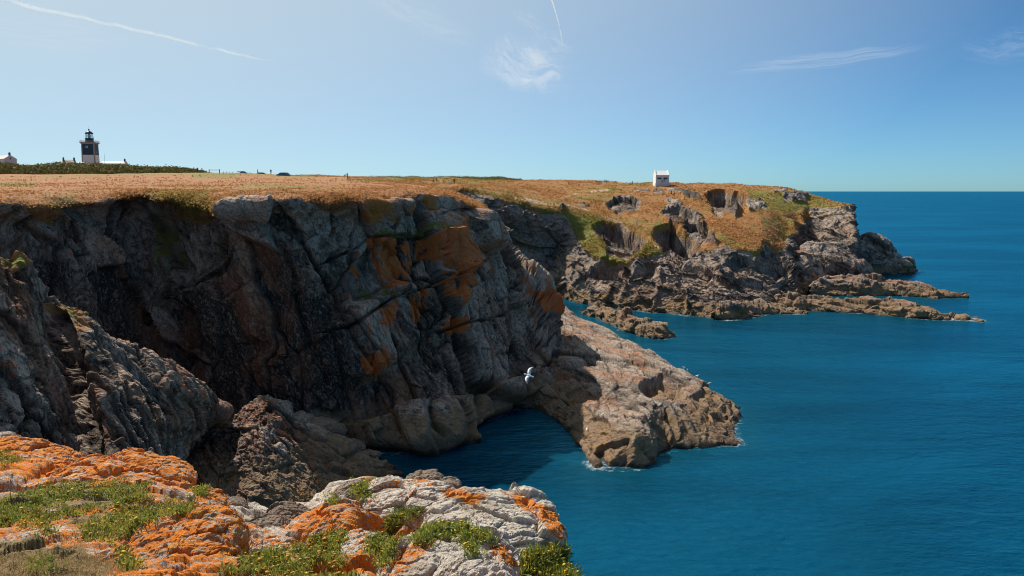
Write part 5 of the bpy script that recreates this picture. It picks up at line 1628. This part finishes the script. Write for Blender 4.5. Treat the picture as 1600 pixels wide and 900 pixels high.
for i, (uu, tp_) in enumerate(((931.5, 'black'), (934, 'navy'), (936.5, 'navy'), (939, 'black'))):
    person(('leftmost dark-clothed walker of the cluster of four on the headland', 'second walker from the left in the cluster of four on the headland', 'third walker from the left in the cluster of four on the headland', 'rightmost walker of the cluster of four on the headland')[i], uu, 287.2, tp_, 'black', ('stand', 'stride')[i % 2], 30 * i, 'walkers clustered on the headland path')
for i, (uu, tp_) in enumerate(((945.5, 'navy'), (948, 'black'), (950.5, 'grey'))):
    person(('left walker of the cluster of three on the headland', 'middle walker of the cluster of three on the headland', 'grey-topped right walker of the cluster of three on the headland')[i], uu, 286.2, tp_, 'navy', ('stride', 'stand')[i % 2], 40 * i, 'walkers in the second cluster')
person('dark figure leaning forward on the orange grass left of the hut', 984, 289.5, 'black', 'grey', 'lean', 80)
person('figure in red beside the leaning one left of the hut', 988, 288.7, 'red', 'black', 'stand', 0)
person('walker in bright red among the grey rocks below the hut', 1049, 304, 'red', 'black', 'stand', 0)
person('dark walker following the one in red among the rocks', 1053.5, 304.5, 'grey', 'black', 'stride', 90)
person('person in red in front of the white hut', 1037, 285.2, 'red', 'beige', 'stand', 0, at=np.array([hut_p[0] + .55, 338.4, ground(1037, 286)[2] if False else hut_p[2] - .1]), scale=.85)
person('lone person in white on the ridge path above the dark cove', 994, 354, 'white', 'white', 'stand', 0)
person('dark figure standing among the parked cars on the skyline', 423.5, 272, 'black', 'black', 'stand', 0, at=V(423.4, 272.6, 268))
person('dark figure left of the parked cars, arms at the sides', 402.5, 272, 'black', 'navy', 'stride', 100, at=V(402.8, 272.3, 268))


def car(label, loc, rz, paint, L=4.1, Wc=1.72, Hc=1.48):
    t = empty('parked_car', loc, rz); tag(t, label, 'car')
    prof = [(-L / 2, .35), (-L / 2, .80), (-L / 2 + .12, .92), (-L / 2 + .25, .98), (-L / 2 + .55, Hc - .06), (-L / 2 + .9, Hc), (.35, Hc), (.75, Hc - .10), (1.25, .95), (L / 2 - .25, .84), (L / 2 - .02, .66), (L / 2, .38)]

    def half(z):
        return Wc / 2 * (1.0 if z < .95 else 1 - .30 * (z - .95) / (Hc - .95))
    bm = bmesh.new()
    rows_ = []
    for s in (-1, -.5, .5, 1):
        rows_.append([bm.verts.new((x, s * half(z) * (1 if abs(s) == 1 else 1), z + (0.02 if abs(s) < 1 and z > .5 else 0))) for x, z in prof])
    for a, b in zip(rows_, rows_[1:]):
        for i in range(len(prof)):
            j = (i + 1) % len(prof)
            bm.faces.new((a[i], a[j], b[j], b[i]))
    bm.faces.new(rows_[0][::-1]); bm.faces.new(rows_[-1])
    bm_obj('body', bm, paint, t, False)
    for s in (-1, 1):
        for x0, x1 in ((-L / 2 + .62, -.35), (-.27, .95)):
            bm = bmesh.new()
            zb, zt = 1.0, Hc - .12
            sh_ = .42 if x1 > .5 else 0
            sh0 = .22 if x0 < -1 else 0
            pts = [(x0, zb), (x1, zb), (x1 - sh_, zt), (x0 + sh0, zt)]
            f1 = [bm.verts.new((x, s * (half(z) + .012), z)) for x, z in pts]; f2 = [bm.verts.new((x, s * (half(z) - .05), z)) for x, z in pts]
            bm.faces.new(f1); bm.faces.new(f2[::-1])
            for i in range(4):
                bm.faces.new((f1[i], f2[i], f2[(i + 1) % 4], f1[(i + 1) % 4]))
            bm_obj('side_window', bm, dark_pane, t)
    for nm, (xa, za), (xb, zb) in (('windscreen', (1.19, 1.0), (.80, Hc - .13)), ('rear_window', (-L / 2 + .27, 1.02), (-L / 2 + .52, Hc - .14))):
        bm = bmesh.new()
        o_ = .03 if nm == 'windscreen' else -.03
        f1 = [bm.verts.new(p) for p in ((xa + o_, -half(za) * .88, za + .03), (xa + o_, half(za) * .88, za + .03), (xb + o_, half(zb) * .88, zb + .03), (xb + o_, -half(zb) * .88, zb + .03))]
        f2 = [bm.verts.new((q.co.x - o_ * 2.5, q.co.y, q.co.z - .03)) for q in f1]
        bm.faces.new(f1); bm.faces.new(f2[::-1])
        for i in range(4):
            bm.faces.new((f1[i], f2[i], f2[(i + 1) % 4], f1[(i + 1) % 4]))
        bm_obj(nm, bm, dark_pane, t)
    for x in (-L / 2 + .72, L / 2 - .78):
        for s in (-1, 1):
            bm = bmesh.new(); add_lathe(bm, [(.32, -.1), (.32, .1)], 16)
            bmesh.ops.rotate(bm, verts=bm.verts, cent=(0, 0, 0), matrix=Matrix.Rotation(R(90), 3, 'X')); bmesh.ops.translate(bm, verts=bm.verts, vec=(x, s * (Wc / 2 - .08), .32))
            w = bm_obj('wheel', bm, black_m, t)
            bm = bmesh.new(); add_lathe(bm, [(.2, -.11), (.2, .11)], 14)
            bmesh.ops.rotate(bm, verts=bm.verts, cent=(0, 0, 0), matrix=Matrix.Rotation(R(90), 3, 'X')); bmesh.ops.translate(bm, verts=bm.verts, vec=(x, s * (Wc / 2 - .07), .32))
            bm_obj('rim', bm, rail_m, w)
    for s in (-1, 1):
        box_part('headlight', lens_m, t, L / 2 - .07, s * .62, .66, .12, .34, .16)
        box_part('tail_light', red_m, t, -L / 2 + .03, s * .70, .84, .12, .22, .2)
    return t


car('pale grey car with dark windows parked on the skyline near the gate frame', V(378.5, 271.5, 276), R(62), plain('silver_paint', (.52, .56, .58), .3, .03, 2, spec=.5))
car('blue car parked on the skyline at the right of the car park', V(442, 273.6, 262), R(160), plain('blue_paint', (.03, .13, .20), .3, .03, 2, spec=.5), 4.2, 1.75, 1.45)
car('small pale blue car half hidden between two dark figures on the skyline', V(408.5, 273.2, 272), R(25), plain('pale_blue_paint', (.30, .42, .48), .3, .03, 2, spec=.5), 3.4, 1.6, 1.42)
for o in list(C.objects):
    if o.name.startswith('parked_car'):
        o.location.z -= .62

gt = empty('gate_frame', V(335, 270.3, 284)); tag(gt, 'dark goalpost-shaped wooden gate frame on the skyline', 'gate')
for x in (-1.8, 1.8):
    box_part('post', wood_m, gt, x, 0, .45, .20, .20, 1.7)
box_part('crossbar', wood_m, gt, 0, 0, 1.02, 3.42, .12, .16)
pbm = bmesh.new(); add_lathe(pbm, [(.075, -.4), (.075, .62), (.05, .70)], 8)
post0 = bm_obj('wooden_post', pbm, wood_m)
for i, uu in enumerate((349.5, 354, 359, 363.5, 386.5, 389.5, 392)):
    o = post0 if i == 0 else post0.copy()
    if i:
        COL.objects.link(o)
    o.location = V(uu, 271.0 + (uu - 349) * .035, 282)
    tag(o, ('short wooden post nearest the gate frame on the skyline', 'second short post right of the gate frame', 'third short post right of the gate frame', 'short post just left of the pale grey car',
            'short post just right of the pale grey car', 'middle one of three short posts right of the pale grey car', 'rightmost of three short posts right of the pale grey car')[i], 'post', 'posts along the car park')

# ================================================================== gulls
gull_white = plain('gull_white', (.82, .81, .79), .7, .04, 20)
gull_grey = plain('gull_grey', (.74, .74, .74), .7, .08, 14)
gull_tip = plain('gull_wing_tip', (.40, .36, .33), .7, .05, 14)
beak_m = plain('gull_beak', (.62, .40, .06), .5, .05, 30)


def gull_body(bm, rings, n=12):
    prev = None
    for (x, z, ry, rz_) in rings:
        ring = [bm.verts.new((x, ry * math.cos(2 * math.pi * i / n), z + rz_ * math.sin(2 * math.pi * i / n))) for i in range(n)]
        if prev:
            for i in range(n):
                bm.faces.new((prev[i], prev[(i + 1) % n], ring[(i + 1) % n], ring[i]))
        else:
            bm.faces.new(ring[::-1])
        prev = ring
    bm.faces.new(prev)


def flying_gull(loc, fwd, up):
    bm = bmesh.new()
    gull_body(bm, [(.34, .02, .012, .012), (.32, .025, .04, .04), (.27, .03, .052, .052), (.21, .018, .048, .05), (.13, 0, .075, .075), (.02, -.01, .092, .088), (-.10, 0, .075, .065), (-.2, .008, .045, .03), (-.26, .01, .07, .012), (-.33, .01, .10, .006)])
    nb = len(bm.faces)
    tips = []
    for s in (-1, 1):
        secs = [(.06, .12, -.10, .03, .02), (.22, .17, -.09, .07, .018), (.42, .19, -.05, .11, .014), (.60, .12, -.09, .10, .010), (.74, .02, -.12, .07, .006), (.82, -.08, -.14, .045, .003)]
        prev = None
        for (y, le, te, z, th) in secs:
            ring = [bm.verts.new((le, s * y, z)), bm.verts.new(((le * .6 + te * .4), s * y, z + th)), bm.verts.new((te, s * y, z)), bm.verts.new(((le * .6 + te * .4), s * y, z - th * .6))]
            if prev:
                for i in range(4):
                    f = bm.faces.new((prev[i], prev[(i + 1) % 4], ring[(i + 1) % 4], ring[i]))
                    f.material_index = 2 if y > .7 else 1
            else:
                bm.faces.new(ring)
            prev = ring
        bm.faces.new(prev).material_index = 2
    o = bm_obj('gull', bm, gull_white, None, True)
    o.data.materials.append(gull_grey); o.data.materials.append(gull_tip)
    f = Vector(fwd).normalized(); u_ = Vector(up); u_ = (u_ - f * u_.dot(f)).normalized(); l = u_.cross(f)
    o.matrix_world = Matrix.Translation(Vector(loc)) @ Matrix((f, l, u_)).transposed().to_4x4()
    bm = bmesh.new(); gull_body(bm, [(.32, .02, .016, .016), (.37, .016, .012, .012), (.405, .006, .003, .004)], 8)
    bm_obj('beak', bm, beak_m, o, True)
    return o


g = flying_gull(V(826.5, 587, 50), (-.93, .12, .26), (.0, -.55, .83))
g.scale = (.95,) * 3
tag(g, 'white gull gliding with spread wings in front of the dark cliff', 'gull')
gb = bmesh.new()
gull_body(gb, [(.26, .36, .008, .008), (.23, .37, .035, .035), (.18, .365, .045, .045), (.13, .32, .042, .05), (.08, .25, .07, .075), (-.02, .21, .085, .085), (-.12, .20, .065, .06), (-.22, .20, .035, .025), (-.32, .20, .02, .012)])
for s in (-1, 1):
    add_box(gb, 0.0, s * .03, .075, .018, .018, .16)
gull0 = bm_obj('gull', gb, gull_white, None, True)
gbk = bmesh.new(); gull_body(gbk, [(.245, .362, .014, .014), (.30, .352, .010, .010), (.325, .342, .003, .003)], 8)
beak0 = bm_obj('beak', gbk, beak_m, gull0, True)
for i, (uu, vv, lab) in enumerate(((1020.5, 552, 'white gull perched at the upper left of the shelf ridge'), (1070, 575.5, 'white gull on the shelf ridge, upper of a close pair'), (1076, 579, 'white gull on the shelf ridge, lower of a close pair'),
                                   (1091, 588, 'white gull perched midway down the shelf ridge'), (1110, 601, 'white gull perched nearest the seaward tip of the shelf'), (941, 651, 'white gull resting at the edge of the shadow on the shelf'), (917, 674, 'white gull resting low in the shadow above the cove water'))):
    o = gull0 if i == 0 else gull0.copy()
    if i:
        COL.objects.link(o)
        b_ = beak0.copy(); COL.objects.link(b_); b_.parent = o
    p = ground(uu, vv, 5, (SHELF_P,))
    o.location = (p[0], p[1], p[2] + .02)
    o.rotation_euler = (0, 0, R(160 + 47 * i))
    o.scale = (1.15,) * 3
    tag(o, lab, 'gull', 'gulls on the rock shelf')


# ================================================================== contrails, ten kilometres up
def contrail(label, pts, widths, seed, density):
    m, k, out = new_mat('contrail_ice')
    pos = k.n('ShaderNodeNewGeometry', out='Position')
    nz = k.noise(pos, .0006, 3, .55)
    a = k.math('MULTIPLY', k.math('MULTIPLY', k.step(nz, .25, .62), density), attr(k, 'thick'))
    di = k.n('ShaderNodeBsdfDiffuse', {'Color': (.9, .9, .9, 1)}); tl = k.n('ShaderNodeBsdfTranslucent', {'Color': (.9, .9, .9, 1)})
    ice = k.n('ShaderNodeMixShader', {0: .5, 1: di, 2: tl})
    k.t.links.new(k.n('ShaderNodeMixShader', {0: a, 1: k.n('ShaderNodeBsdfTransparent'), 2: ice}), out.inputs[0])
    t = np.linspace(0, len(pts) - 1, 90)
    pts = catmull(np.array(pts, float), t); w = np.interp(t, range(len(widths)), widths)
    c = []
    for (uu, vv) in pts:
        r = pix_ray(uu, vv); c.append(r * (7500 / r[2]) + np.array([0, 0, H]))
    c = np.array(c)
    tang = np.gradient(c, axis=0); tang /= np.linalg.norm(tang, axis=1, keepdims=True)
    s1 = np.cross(tang, c / np.linalg.norm(c, axis=1, keepdims=True)); s1 /= np.linalg.norm(s1, axis=1, keepdims=True)
    s2 = np.cross(tang, s1)
    rad = (w / FPX * np.linalg.norm(c, axis=1) / 2)[:, None]
    n = 10
    P = np.stack([c + rad * (math.cos(2 * math.pi * i / n) * s1 + math.sin(2 * math.pi * i / n) * s2) for i in range(n + 1)], 1)
    P = P + (fbm(P, 900, 3, seed) * 1.0)[..., None] * rad[:, None] * .5 * s1[:, None]
    thick = np.clip(np.minimum(t / .6, (len(widths) - 1 - t) / 1.2), 0, 1)
    o = grid_mesh('contrail', P, m, {'thick': np.repeat(thick[:, None], n + 1, 1)}, None, False, True)
    return tag(o, label, 'contrail')


contrail('long faint white contrail slanting across the upper left sky', [(-60, -20), (30, 6), (110, 24), (200, 44), (290, 65), (360, 82), (425, 96)], [8, 8, 7.5, 7, 6, 5, 4], 61, .30)
contrail('short curved white contrail dropping from the top centre of the sky', [(854, -30), (862, 0), (869, 22), (875, 46), (880, 76)], [2.4, 2.4, 2.4, 2.2, 2], 67, .50)
